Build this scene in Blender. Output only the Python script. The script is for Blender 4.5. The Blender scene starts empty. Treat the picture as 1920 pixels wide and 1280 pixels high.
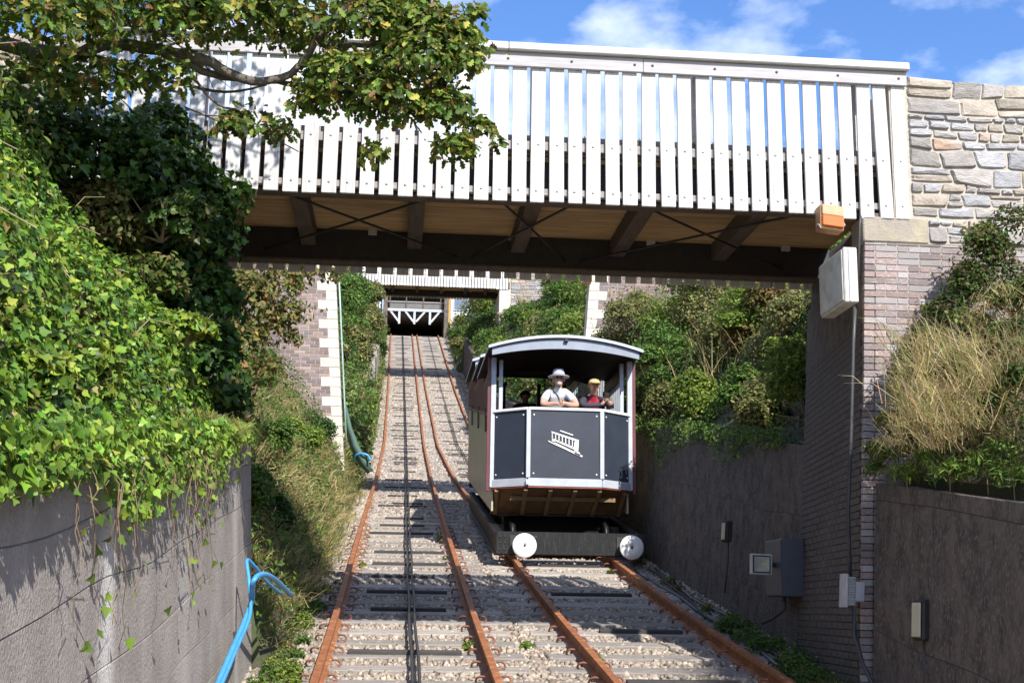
import bpy, math, random
import numpy as np
from mathutils import Vector, Matrix
R = random.Random(7); NR = np.random.default_rng(11)
rad = math.radians
sc = bpy.context.scene
col = bpy.data.collections.new('scene'); sc.collection.children.link(col)

# ------------------------------------------------------------ camera
F_PX, PITCH, ROLL, YAW = 2400.0, rad(11.8), rad(0.85), rad(-5.0)   # focal length in pixels of a 1920 px wide picture
Fv = np.array([-math.sin(YAW)*math.cos(PITCH), math.cos(YAW)*math.cos(PITCH), math.sin(PITCH)])
R0 = np.array([math.cos(YAW), math.sin(YAW), 0.0]); U0 = np.cross(R0, Fv)
Rv = math.cos(ROLL)*R0 + math.sin(ROLL)*U0; Uv = -math.sin(ROLL)*R0 + math.cos(ROLL)*U0
cam_d = bpy.data.cameras.new('camera'); cam = bpy.data.objects.new('camera', cam_d); col.objects.link(cam)
cam_d.sensor_width = 36; cam_d.lens = F_PX/1920*36; cam_d.clip_end = 3000; cam_d.clip_start = 0.05
m = Matrix.Identity(4)
for i in range(3):
    m[i][0], m[i][1], m[i][2] = Rv[i], Uv[i], -Fv[i]
cam.matrix_world = m; sc.camera = cam          # the eye is the world origin; Y runs up the line, Z up

# ------------------------------------------------------------ sky, sun, exposure
SUN = Vector((0.42, -1.15, 1.0)).normalized()   # towards the sun: behind the camera, a little to the right
elev = math.asin(SUN.z); azim = math.atan2(SUN.x, SUN.y)
w = bpy.data.worlds.new('World'); sc.world = w; w.use_nodes = True
nt = w.node_tree; nt.nodes.clear()
def wn(t, **k):
    n = nt.nodes.new(t)
    for a, b in k.items(): setattr(n, a, b)
    return n
sky = wn('ShaderNodeTexSky', sky_type='NISHITA', sun_disc=False, sun_elevation=elev, sun_rotation=azim, air_density=1.0, dust_density=0.3, ozone_density=3.0)
tc = wn('ShaderNodeTexCoord'); mp = wn('ShaderNodeMapping'); mp.inputs['Scale'].default_value = (1, 1, 1.9); mp.inputs['Location'].default_value = (0.35, 0.1, 0.0)
nz = wn('ShaderNodeTexNoise'); nz.inputs['Scale'].default_value = 4.2; nz.inputs['Detail'].default_value = 8; nz.inputs['Roughness'].default_value = 0.55
rp = wn('ShaderNodeValToRGB'); rp.color_ramp.elements[0].position = 0.47; rp.color_ramp.elements[1].position = 0.74
hs = wn('ShaderNodeHueSaturation'); hs.inputs['Saturation'].default_value = 1.2; hs.inputs['Hue'].default_value = 0.51
mx = wn('ShaderNodeMixRGB'); mx.inputs[2].default_value = (8.0, 8.2, 8.6, 1)
bg = wn('ShaderNodeBackground'); bg.inputs[1].default_value = 0.145; wo = wn('ShaderNodeOutputWorld')
L = nt.links.new
L(tc.outputs['Generated'], mp.inputs[0]); L(mp.outputs[0], nz.inputs['Vector']); L(nz.outputs[0], rp.inputs[0])
L(sky.outputs[0], hs.inputs['Color']); L(hs.outputs[0], mx.inputs[1]); L(rp.outputs[0], mx.inputs[0]); L(mx.outputs[0], bg.inputs[0]); L(bg.outputs[0], wo.inputs[0])
sd = bpy.data.lights.new('sun', 'SUN'); sd.energy = 4.6; sd.angle = rad(0.53); sd.color = (1, 0.955, 0.88)
so = bpy.data.objects.new('sun', sd); col.objects.link(so); so.rotation_euler = SUN.to_track_quat('Z', 'Y').to_euler(); so.location = (20, -40, 40)
sc.view_settings.view_transform = 'Standard'; sc.view_settings.look = 'None'; sc.view_settings.gamma = 1; sc.view_settings.exposure = 0.78
sc.view_settings.use_curve_mapping = False

# ------------------------------------------------------------ pixel helpers (1920x1280 photograph)
def ray(x, y): return Fv + (x-960)/F_PX*Rv - (y-640)/F_PX*Uv
def atY(x, y, Y): d = ray(x, y); return d*(Y/d[1])
def atX(x, y, X): d = ray(x, y); return d*(X/d[0])

# ------------------------------------------------------------ line of the track
_gy = np.array([-30, -5, 4, 10.7, 14.8, 21.9, 35.9, 48.8, 65.1, 88.7, 110, 200, 600]); _gzv = np.array([-5.4, -2.85, -1.57, -0.6, 0.01, 1.22, 3.6, 6.14, 11.03, 18.92, 23.5, 30, 45])
def gz(Y):
    Y = np.asarray(Y, float); k = (np.interp(Y-1.6, _gy, _gzv)+2*np.interp(Y, _gy, _gzv)+np.interp(Y+1.6, _gy, _gzv))/4
    return k
def gzf(Y): return float(gz(Y))
def xcl(Y): return float(np.interp(Y, [8, 22, 36, 49, 65, 88.7], [0.13, 0.13, 0.17, 0.19, 0.11, -0.07]))
def xcr(Y): return float(np.interp(Y, [8, 11, 19.3, 30, 40, 52.7, 88.4], [2.64, 2.62, 2.5, 2.38, 2.27, 2.17, 1.76]))

# ------------------------------------------------------------ material helper
MATS = {}
def mat(name, c1, c2=None, rough=0.85, scale=6.0, stretch=(1, 1, 1), bump=0.25, bscale=60.0, rnd=0.0, metal=0.0, contrast=(0.3, 0.7), c3=None, s3=1.5, spec=0.5, coords='Object'):
    if name in MATS: return MATS[name]
    M = bpy.data.materials.new(name); M.use_nodes = True; n = M.node_tree; n.nodes.clear(); MATS[name] = M
    N = n.nodes.new; K = n.links.new
    out = N('ShaderNodeOutputMaterial'); b = N('ShaderNodeBsdfPrincipled'); K(b.outputs[0], out.inputs[0])
    b.inputs['Roughness'].default_value = rough; b.inputs['Metallic'].default_value = metal; b.inputs['Specular IOR Level'].default_value = spec
    t = N('ShaderNodeTexCoord'); mpn = N('ShaderNodeMapping'); mpn.inputs['Scale'].default_value = stretch; K(t.outputs[coords], mpn.inputs[0])
    oi = N('ShaderNodeObjectInfo'); sh = N('ShaderNodeVectorMath'); sh.operation = 'MULTIPLY_ADD'
    sh.inputs[1].default_value = (17, 31, 23); K(oi.outputs['Random'], sh.inputs[0]); K(mpn.outputs[0], sh.inputs[2])
    nz = N('ShaderNodeTexNoise'); nz.inputs['Scale'].default_value = scale; nz.inputs['Detail'].default_value = 6; nz.inputs['Roughness'].default_value = 0.62; K(sh.outputs[0], nz.inputs['Vector'])
    r = N('ShaderNodeMapRange'); r.inputs[1].default_value = contrast[0]; r.inputs[2].default_value = contrast[1]; K(nz.outputs[0], r.inputs[0])
    c2 = c2 or tuple(v*0.6 for v in c1)
    m1 = N('ShaderNodeMixRGB'); m1.inputs[1].default_value = (*c2, 1); m1.inputs[2].default_value = (*c1, 1); K(r.outputs[0], m1.inputs[0])
    last = m1.outputs[0]
    if c3:
        n3 = N('ShaderNodeTexNoise'); n3.inputs['Scale'].default_value = s3; n3.inputs['Detail'].default_value = 4; K(sh.outputs[0], n3.inputs['Vector'])
        r3 = N('ShaderNodeMapRange'); r3.inputs[1].default_value = 0.52; r3.inputs[2].default_value = 0.68; K(n3.outputs[0], r3.inputs[0])
        m3 = N('ShaderNodeMixRGB'); m3.inputs[2].default_value = (*c3, 1); K(r3.outputs[0], m3.inputs[0]); K(last, m3.inputs[1]); last = m3.outputs[0]
    if rnd:
        hv = N('ShaderNodeHueSaturation'); mr = N('ShaderNodeMapRange'); mr.inputs[3].default_value = 1-rnd; mr.inputs[4].default_value = 1+rnd
        K(oi.outputs['Random'], mr.inputs[0]); K(mr.outputs[0], hv.inputs['Value']); K(last, hv.inputs['Color']); last = hv.outputs[0]
    K(last, b.inputs['Base Color'])
    if bump:
        nb = N('ShaderNodeTexNoise'); nb.inputs['Scale'].default_value = bscale; nb.inputs['Detail'].default_value = 5; K(sh.outputs[0], nb.inputs['Vector'])
        bp = N('ShaderNodeBump'); bp.inputs['Strength'].default_value = bump; bp.inputs['Distance'].default_value = 0.02; K(nb.outputs[0], bp.inputs['Height']); K(bp.outputs[0], b.inputs['Normal'])
    return M
def leafmat(name, rough=0.5, trans=0.3, spec=0.4):
    if name in MATS: return MATS[name]
    M = bpy.data.materials.new(name); M.use_nodes = True; n = M.node_tree; n.nodes.clear(); MATS[name] = M
    N = n.nodes.new; K = n.links.new
    out = N('ShaderNodeOutputMaterial'); b = N('ShaderNodeBsdfPrincipled'); tr = N('ShaderNodeBsdfTranslucent'); mx = N('ShaderNodeMixShader'); mx.inputs[0].default_value = trans
    at = N('ShaderNodeAttribute'); at.attribute_name = 'col'
    hv = N('ShaderNodeHueSaturation'); hv.inputs['Value'].default_value = 1.5; hv.inputs['Hue'].default_value = 0.49
    K(at.outputs['Color'], b.inputs['Base Color']); K(at.outputs['Color'], hv.inputs['Color']); K(hv.outputs[0], tr.inputs[0])
    b.inputs['Roughness'].default_value = rough; b.inputs['Specular IOR Level'].default_value = spec
    K(b.outputs[0], mx.inputs[1]); K(tr.outputs[0], mx.inputs[2]); K(mx.outputs[0], out.inputs[0])
    return M

# ------------------------------------------------------------ object helpers
def link(o, parent=None):
    col.objects.link(o)
    if parent is not None: o.parent = parent
    return o
def tag(o, label=None, cat=None, group=None, kind=None):
    if label: o['label'] = label
    if cat: o['category'] = cat
    if group: o['group'] = group
    if kind: o['kind'] = kind
    return o
def empty(name, loc, label, cat, group=None, rz=0.0):
    o = bpy.data.objects.new(name, None); o.location = loc; o.rotation_euler = (0, 0, rz); link(o); return tag(o, label, cat, group)
class MB:
    def __init__(s): s.v = []; s.f = []; s.m = []
    def add(s, vs, fs, m=0):
        k = len(s.v); s.v += [tuple(map(float, p)) for p in vs]; s.f += [tuple(i+k for i in f) for f in fs]; s.m += [m]*len(fs); return s
    def box(s, a, b, m=0):
        x0, y0, z0 = a; x1, y1, z1 = b
        return s.add([(x0,y0,z0),(x1,y0,z0),(x1,y1,z0),(x0,y1,z0),(x0,y0,z1),(x1,y0,z1),(x1,y1,z1),(x0,y1,z1)], [(0,3,2,1),(4,5,6,7),(0,1,5,4),(1,2,6,5),(2,3,7,6),(3,0,4,7)], m)
    def hexa(s, p, m=0):     # 8 corners: bottom 4 then top 4
        return s.add(p, [(0,3,2,1),(4,5,6,7),(0,1,5,4),(1,2,6,5),(2,3,7,6),(3,0,4,7)], m)
    def bar(s, p, q, w, h, m=0, up=(0, 0, 1)):
        p = Vector(p); q = Vector(q); d = (q-p).normalized(); u = Vector(up); r = d.cross(u)
        if r.length < 1e-4: r = d.cross(Vector((0, 1, 0)))
        r.normalize(); u = r.cross(d); r *= w/2; u *= h/2
        return s.hexa([p-r-u, p+r-u, q+r-u, q-r-u, p-r+u, p+r+u, q+r+u, q-r+u], m)
    def tube(s, path, r, n=6, m=0, cap=True):
        P = [Vector(p) for p in path]; rings = []; rr = r if isinstance(r, (list, tuple)) else [r]*len(P); ref = Vector((0.13, 0.21, 0.97)); base = len(s.v)
        for i, p in enumerate(P):
            d = (P[min(i+1, len(P)-1)]-P[max(i-1, 0)]).normalized(); a = d.cross(ref)
            if a.length < 1e-3: a = d.cross(Vector((1, 0, 0)))
            a.normalize(); b = d.cross(a)
            for k in range(n):
                t = 2*math.pi*k/n; s.v.append(tuple(p+a*(rr[i]*math.cos(t))+b*(rr[i]*math.sin(t))))
        for i in range(len(P)-1):
            for k in range(n):
                k2 = (k+1) % n; s.f.append((base+i*n+k, base+i*n+k2, base+(i+1)*n+k2, base+(i+1)*n+k)); s.m.append(m)
        if cap:
            s.f.append(tuple(base+k for k in reversed(range(n)))); s.m.append(m); e = base+(len(P)-1)*n; s.f.append(tuple(e+k for k in range(n))); s.m.append(m)
        return s
    def prism(s, pts, off, m=0):     # planar polygon pts (3-D) extruded by off
        n = len(pts); o = Vector(off); a = [tuple(p) for p in pts]; b = [tuple(Vector(p)+o) for p in pts]
        return s.add(a+b, [tuple(range(n)), tuple(reversed(range(n, 2*n)))]+[(i, i+n, (i+1) % n+n, (i+1) % n) for i in range(n)], m)
    def lathe(s, c, ax, prof, n=20, m=0):    # prof: (distance along axis, radius)
        c = Vector(c); ax = Vector(ax).normalized(); a = ax.cross(Vector((0.1, 0.2, 0.97))).normalized(); b = ax.cross(a); base = len(s.v)
        for (t, r) in prof:
            for k in range(n):
                an = 2*math.pi*k/n; s.v.append(tuple(c+ax*t+a*(r*math.cos(an))+b*(r*math.sin(an))))
        for i in range(len(prof)-1):
            for k in range(n):
                k2 = (k+1) % n; s.f.append((base+i*n+k, base+i*n+k2, base+(i+1)*n+k2, base+(i+1)*n+k)); s.m.append(m)
        s.f.append(tuple(base+k for k in range(n))); s.m.append(m); e = base+(len(prof)-1)*n; s.f.append(tuple(e+k for k in range(n))); s.m.append(m)
        return s
    def mesh(s, name, mats, smooth=False):
        me = bpy.data.meshes.new(name); me.from_pydata(s.v, [], s.f)
        for mm in (mats if isinstance(mats, (list, tuple)) else [mats]): me.materials.append(mm)
        me.polygons.foreach_set('material_index', s.m)
        if smooth: me.polygons.foreach_set('use_smooth', [True]*len(s.f))
        me.validate(); me.update()
        import bmesh
        bm = bmesh.new(); bm.from_mesh(me); bmesh.ops.recalc_face_normals(bm, faces=bm.faces); bm.to_mesh(me); bm.free()
        return me
    def build(s, name, mats, parent=None, smooth=False, bevel=0.0, loc=None):
        me = s.mesh(name, mats, smooth)
        o = bpy.data.objects.new(name, me); link(o, parent)
        if loc is not None: o.location = loc
        if bevel:
            b = o.modifiers.new('bevel', 'BEVEL'); b.width = bevel; b.segments = 1; b.limit_method = 'ANGLE'; b.angle_limit = rad(40)
        return o
def chamfer_box(name, sx, sy, sz, c, M):     # centred box with chamfered edges, 44 triangles, to be shared
    import bmesh
    bm = bmesh.new(); bmesh.ops.create_cube(bm, size=1.0); bmesh.ops.scale(bm, vec=(sx, sy, sz), verts=bm.verts)
    bmesh.ops.bevel(bm, geom=list(bm.edges), offset=c, segments=1, affect='EDGES'); me = bpy.data.meshes.new(name); bm.to_mesh(me); bm.free(); me.materials.append(M); return me
def piece(name, me, parent, loc, rot=(0, 0, 0), scale=(1, 1, 1)):
    o = bpy.data.objects.new(name, me); link(o, parent); o.location = loc; o.rotation_euler = rot; o.scale = scale; return o

# fast mesh from numpy (many identical polygons groups)
def np_mesh(name, V, polys_sizes, loops, M, cols=None, smooth=False):
    me = bpy.data.meshes.new(name); nv = len(V); me.vertices.add(nv); me.vertices.foreach_set('co', np.ascontiguousarray(V, dtype=np.float32).ravel())
    nl = len(loops); me.loops.add(nl); me.loops.foreach_set('vertex_index', np.ascontiguousarray(loops, dtype=np.int32))
    npol = len(polys_sizes); me.polygons.add(npol); st = np.concatenate([[0], np.cumsum(polys_sizes)[:-1]]).astype(np.int32)
    me.polygons.foreach_set('loop_start', st)
    if smooth: me.polygons.foreach_set('use_smooth', np.ones(npol, bool))
    me.update(calc_edges=True)
    if cols is not None:
        a = me.color_attributes.new('col', 'FLOAT_COLOR', 'POINT'); a.data.foreach_set('color', np.ascontiguousarray(cols, dtype=np.float32).ravel())
    for mm in (M if isinstance(M, (list, tuple)) else [M]): me.materials.append(mm)
    return me
# leaf outlines: (x, y, z) with y from stalk to tip, folded a little along the midrib
LEAF = {
 'ivy': ([(0,0,0),(-.42,.08,.10),(-.50,.38,.12),(-.26,.50,.06),(0,1,-.08),(.26,.50,.06),(.50,.38,.12),(.42,.08,.10)], [(0,4,3,2,1),(0,7,6,5,4)]),
 'oval': ([(0,0,0),(-.26,.3,.08),(-.24,.65,.07),(0,1,-.06),(.24,.65,.07),(.26,.3,.08)], [(0,3,2,1),(0,5,4,3)]),
 'oak': ([(0,0,0),(-.12,.16,.03),(-.27,.30,.08),(-.15,.40,.04),(-.34,.58,.10),(-.18,.68,.04),(-.24,.86,.06),(0,1,-.06),(.24,.86,.06),(.18,.68,.04),(.34,.58,.10),(.15,.40,.04),(.27,.30,.08),(.12,.16,.03)], [(0,7,6,5,4,3,2,1),(0,13,12,11,10,9,8,7)]),
 'narrow': ([(0,0,0),(-.11,.4,.04),(0,1,-.1),(.11,.4,.04)], [(0,2,1),(0,3,2)]),
}
def unit(a): return a/np.maximum(np.linalg.norm(a, axis=1, keepdims=True), 1e-9)
def leaf_mesh(name, P, N, size, shape, cols, M, droop=0.0):
    P = np.asarray(P, float); n = len(P); N = unit(np.asarray(N, float)); T = NR.normal(size=(n, 3)); T[:, 2] -= droop
    T = unit(T-(T*N).sum(1, keepdims=True)*N); B = np.cross(T, N)
    sv, sf = LEAF[shape]; sv = np.array(sv); k = len(sv)
    V = P[:, None, :]+size[:, None, None]*(sv[None, :, 0, None]*B[:, None, :]+sv[None, :, 1, None]*T[:, None, :]+sv[None, :, 2, None]*N[:, None, :])
    lp = np.concatenate([np.array(f) for f in sf]); loops = (lp[None, :]+(np.arange(n)*k)[:, None]).ravel()
    sizes = np.tile([len(f) for f in sf], n)
    C = np.repeat(np.concatenate([cols, np.ones((n, 1))], 1), k, axis=0)
    return np_mesh(name, V.reshape(-1, 3), sizes, loops, M, C)
def palette(n, cols, wts, jit=0.25, hue=0.08):
    c = np.array(cols)[NR.choice(len(cols), n, p=np.array(wts)/sum(wts))]
    return np.clip(c*(1+jit*NR.normal(size=(n, 1)))*(1+hue*NR.normal(size=(n, 3))), 0.004, 0.9)
def blade_mesh(name, P, D, H, width, cols, M, bend=0.6):   # grass blades: 3 sections
    n = len(P); D = unit(D); S = np.cross(D, NR.normal(size=(n, 3))); S = unit(S); G = np.array([0, 0, -1.0])
    V = []
    for t, wd in ((0, 1.0), (0.5, 0.8), (1.0, 0.12)):
        c = P+D*(H*t)[:, None]+G*(bend*H*t*t)[:, None]
        V += [c-S*(width*wd)[:, None], c+S*(width*wd)[:, None]]
    V = np.stack(V, 1); f = np.array([0, 1, 3, 2, 2, 3, 5, 4]); loops = (f[None]+(np.arange(n)*6)[:, None]).ravel()
    return np_mesh(name, V.reshape(-1, 3), np.full(2*n, 4), loops, M, np.repeat(np.concatenate([cols, np.ones((n, 1))], 1), 6, axis=0))

# ------------------------------------------------------------ materials
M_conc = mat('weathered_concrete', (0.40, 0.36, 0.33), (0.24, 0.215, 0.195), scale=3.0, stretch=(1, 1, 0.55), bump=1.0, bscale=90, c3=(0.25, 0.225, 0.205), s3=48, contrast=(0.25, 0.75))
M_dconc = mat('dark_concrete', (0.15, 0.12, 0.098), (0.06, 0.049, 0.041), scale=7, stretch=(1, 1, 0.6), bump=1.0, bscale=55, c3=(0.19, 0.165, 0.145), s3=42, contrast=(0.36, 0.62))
M_slat = mat('bleached_timber', (0.60, 0.585, 0.575), (0.34, 0.33, 0.325), scale=11, stretch=(7, 7, 0.3), contrast=(0.25, 0.58), bump=0.15, bscale=70, rnd=0.13, rough=0.8)
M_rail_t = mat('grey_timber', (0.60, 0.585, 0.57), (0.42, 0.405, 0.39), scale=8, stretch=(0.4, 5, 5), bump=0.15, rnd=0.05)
M_lrail = mat('shaded_timber_rail', (0.33, 0.31, 0.30), (0.22, 0.2, 0.19), scale=8, stretch=(0.4, 5, 5), bump=0.15)  # darker copy of the grey timber: shade behind the slats put into its colour
M_fascia = mat('fascia_timber', (0.47, 0.45, 0.46), (0.33, 0.31, 0.32), scale=8, stretch=(0.4, 5, 5), bump=0.15, rnd=0.05)
M_deck = mat('brown_deck_timber', (0.60, 0.42, 0.21), (0.32, 0.21, 0.10), scale=5, stretch=(0.35, 6, 6), bump=0.3, bscale=30, rnd=0.15)
M_beam = mat('dark_timber', (0.13, 0.10, 0.075), (0.07, 0.055, 0.04), scale=6, stretch=(3, 0.5, 3), bump=0.25)
M_steel = mat('dark_steel', (0.035, 0.03, 0.028), (0.02, 0.018, 0.017), rough=0.6, bump=0.2, scale=10)
M_bolt = mat('galvanised_bolt', (0.42, 0.41, 0.40), rough=0.5, metal=0.6, bump=0)
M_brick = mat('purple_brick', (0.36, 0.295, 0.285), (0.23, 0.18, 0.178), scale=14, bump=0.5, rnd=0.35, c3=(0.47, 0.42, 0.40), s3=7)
M_brickin = mat('dark_grey_brick', (0.135, 0.12, 0.11), (0.085, 0.075, 0.068), scale=10, bump=0.35, rnd=0.12)  # dark grey brick for the inner face of the pier
M_brickfar = mat('brown_brick', (0.25, 0.175, 0.15), (0.17, 0.125, 0.12), scale=14, bump=0.3, rnd=0.3, c3=(0.22, 0.19, 0.2), s3=3)
M_brick2 = mat('rosy_brick', (0.38, 0.28, 0.255), (0.26, 0.185, 0.17), scale=14, bump=0.5, rnd=0.25, c3=(0.5, 0.44, 0.41), s3=7)
M_brick3 = mat('lichen_grey_brick', (0.47, 0.43, 0.42), (0.31, 0.28, 0.275), scale=10, bump=0.5, rnd=0.25)
M_bf2 = mat('grey_purple_brick', (0.235, 0.19, 0.19), (0.16, 0.13, 0.13), scale=12, bump=0.3, rnd=0.25)
M_bf3 = mat('pale_brown_brick', (0.33, 0.245, 0.21), (0.23, 0.17, 0.145), scale=12, bump=0.3, rnd=0.25)
M_mortar = mat('pale_mortar', (0.47, 0.42, 0.35), (0.36, 0.32, 0.27), scale=20, bump=0.4)
M_dmortar = mat('dark_mortar', (0.16, 0.145, 0.13), (0.11, 0.1, 0.09), scale=20, bump=0.4)  # darker mortar for the pier core
M_quoin = mat('pale_quoin_stone', (0.62, 0.56, 0.48), (0.47, 0.42, 0.36), scale=8, bump=0.3, rnd=0.08)
M_st = [mat('grey_slate_stone', (0.38, 0.35, 0.325), (0.23, 0.21, 0.195), scale=9, stretch=(1, 1, 3), bump=0.6, bscale=35, rnd=0.2),
        mat('blue_grey_stone', (0.42, 0.41, 0.42), (0.25, 0.245, 0.255), scale=9, stretch=(1, 1, 3), bump=0.6, bscale=35, rnd=0.2),
        mat('tan_stone', (0.40, 0.345, 0.285), (0.27, 0.23, 0.19), scale=9, bump=0.6, bscale=35, rnd=0.2),
        mat('rusty_stone', (0.40, 0.25, 0.16), (0.30, 0.25, 0.215), scale=7, bump=0.6, bscale=30, rnd=0.2, c3=(0.36, 0.33, 0.31), s3=6)]
M_rust = mat('rusty_rail_steel', (0.33, 0.12, 0.038), (0.19, 0.065, 0.025), rough=0.7, scale=12, bump=0.3, c3=(0.40, 0.165, 0.055), s3=6)
M_clip = mat('rusty_clip', (0.26, 0.10, 0.06), (0.15, 0.06, 0.04), rough=0.7, bump=0.1)
M_sleeper = mat('weathered_sleeper', (0.36, 0.33, 0.30), (0.2, 0.175, 0.155), scale=6, stretch=(0.5, 5, 5), bump=0.4, rnd=0.25)
M_plate = mat('black_timber_plate', (0.05, 0.047, 0.045), (0.03, 0.028, 0.027), scale=8, stretch=(0.5, 4, 4), bump=0.3, rnd=0.3)
M_cable = mat('black_wire_rope', (0.035, 0.033, 0.032), rough=0.5, bump=0)
M_soil = mat('bank_soil', (0.10, 0.085, 0.05), (0.045, 0.045, 0.025), scale=3, bump=0.8, bscale=14, c3=(0.05, 0.075, 0.025), s3=1.2)
M_bal = mat('ballast_bed', (0.35, 0.295, 0.24), (0.15, 0.12, 0.10), scale=30, bump=1.0, bscale=30, c3=(0.24, 0.2, 0.17), s3=2, contrast=(0.38, 0.6))
def stone_attr():
    M = leafmat('ballast_stone', rough=0.9, trans=0.0, spec=0.2); return M
M_stone_b = stone_attr()
M_white = mat('white_paint', (0.80, 0.80, 0.80), (0.66, 0.66, 0.67), rough=0.45, scale=9, bump=0.05)
M_grey = mat('pale_grey_paint', (0.47, 0.50, 0.56), (0.38, 0.41, 0.46), rough=0.4, scale=6, bump=0.03)
M_navy = mat('dark_blue_grey_panel', (0.036, 0.045, 0.066), (0.027, 0.034, 0.05), rough=0.38, scale=4, bump=0.02)
M_maroon = mat('maroon_paint', (0.15, 0.04, 0.05), (0.10, 0.028, 0.035), rough=0.4, scale=6, bump=0.03)
M_cream = mat('dull_cream_panel', (0.44, 0.40, 0.30), (0.30, 0.275, 0.21), rough=0.35, scale=3, stretch=(1, 1, 0.3), bump=0.03)
M_black = mat('black_chassis_paint', (0.045, 0.046, 0.05), (0.010, 0.010, 0.011), contrast=(0.5, 0.8), spec=0.35, rough=0.42, scale=18, stretch=(4, 4, 0.4), bump=0.15)
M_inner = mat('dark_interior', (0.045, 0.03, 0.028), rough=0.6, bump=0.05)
M_under = mat('brown_underfloor', (0.20, 0.115, 0.055), (0.11, 0.065, 0.035), scale=6, bump=0.3)
M_amber = mat('amber_glass', (0.62, 0.11, 0.004), (0.5, 0.13, 0.02), rough=0.25, scale=5, bump=0)
M_lens = mat('pale_lens', (0.62, 0.58, 0.42), (0.5, 0.46, 0.33), rough=0.35, scale=3, bump=0)
M_cab = mat('off_white_cabinet', (0.66, 0.65, 0.60), (0.52, 0.5, 0.46), rough=0.6, scale=7, bump=0.1, c3=(0.46, 0.45, 0.4), s3=9)
M_dcab = mat('slate_grey_cabinet', (0.075, 0.09, 0.115), (0.06, 0.07, 0.09), rough=0.45, scale=6, bump=0.03)
M_lgrey = mat('light_grey_plastic', (0.50, 0.51, 0.54), rough=0.4, bump=0)
M_blue = mat('blue_hose', (0.06, 0.32, 0.62), (0.05, 0.25, 0.52), rough=0.4, scale=8, bump=0)
M_net = mat('green_mesh_sheet', (0.09, 0.17, 0.13), (0.05, 0.10, 0.075), rough=0.7, scale=60, bump=0.6, bscale=90)
M_pipe = mat('grey_conduit', (0.06, 0.06, 0.065), rough=0.5, bump=0)
M_bark = mat('tree_bark', (0.14, 0.115, 0.09), (0.07, 0.058, 0.045), scale=20, bump=0.6, bscale=40)
M_twig = mat('brown_twig', (0.26, 0.18, 0.11), (0.16, 0.11, 0.07), scale=20, bump=0.2)
M_leafG = leafmat('glossy_leaf', rough=0.42, trans=0.25, spec=0.3); M_leaf = leafmat('soft_leaf', rough=0.6, trans=0.35, spec=0.25); M_grass = leafmat('grass_blade', rough=0.7, trans=0.3, spec=0.2)

# ============================================================ ground
def XL(Y): return -1.58 if Y < 12.0 else float(np.interp(Y, [12, 14, 28, 60, 90], [-1.15, -1.0, -0.97, -0.97, -1.2]))
def XR(Y): return float(np.interp(Y, [-30, 10.5, 13.2, 19, 26, 40, 72], [4.25, 4.25, 4.45, 4.25, 4.15, 3.95, 3.8])) if Y < 72 else 3.2
def bank(side, u, Y):        # height above the bed at distance u outside the toe
    if side < 0:
        if Y < 12.0: t, s, c = 2.14, 1.25, 3.6
        elif Y < 26: t, s, c = 0.02+float(np.interp(Y, [12, 15, 20, 26], [0.2, 0.45, 0.7, 0.95]))*(1-math.exp(-max(u, 0)/0.28)), float(np.interp(Y, [12, 20, 26], [0.95, 1.1, 1.2])), 4.6
        else: t, s, c = 0.02+0.8*(1-math.exp(-max(u, 0)/0.3)), 1.3, 5.2
    else:
        if Y < 10.5: t, s, c = 1.93, 1.1, 3.2
        elif Y < 72: t, s, c = 2.13, 0.75, 3.6
        else: t, s, c = 0.05, 1.3, 5.0
    k = s*u
    if k > c: k = c+(u-c/s)*0.10
    return t+k
def surf(side, u, Y):
    X = XL(Y)-u if side < 0 else XR(Y)+u
    return np.array([X, Y, gzf(Y)-0.168+bank(side, u, Y)])
gv = []; gf = []; gm = []
US = [0.0, 0.02, 0.15, 0.35, 0.7, 1.2, 1.8, 2.5, 3.3, 4.2, 5.5, 8, 15, 45, 160, 500]; NB = 6
rowsY = [-30, -12, -4, 0, 4, 6, 8, 10, 11.99, 12.01, 13, 14] + [15+i for i in range(0, 57)] + [71.99, 72.01] + [74+2*i for i in range(12)] + [110, 150, 220, 350, 600]
nc = 2*len(US)+NB
for Y in rowsY:
    b = gzf(Y)-0.168; row = []
    for k, u in reversed(list(enumerate(US))):
        p = surf(-1, u, Y)
        if k == 0: p[2] = b
        row.append(p)
    for k in range(NB): row.append(np.array([XL(Y)+(XR(Y)-XL(Y))*(k+1)/(NB+1), Y, b]))
    for k, u in enumerate(US):
        p = surf(1, u, Y)
        if k == 0: p[2] = b
        row.append(p)
    gv += row
for i in range(len(rowsY)-1):
    for j in range(nc-1):
        a = i*nc+j; gf.append((a, a+1, a+nc+1, a+nc)); gm.append(1 if len(US)-1 <= j < len(US)+NB else 0)
g = MB(); g.v = [tuple(p) for p in gv]; g.f = gf; g.m = gm
tag(g.build('ground', [M_soil, M_bal]), kind='structure')

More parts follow.
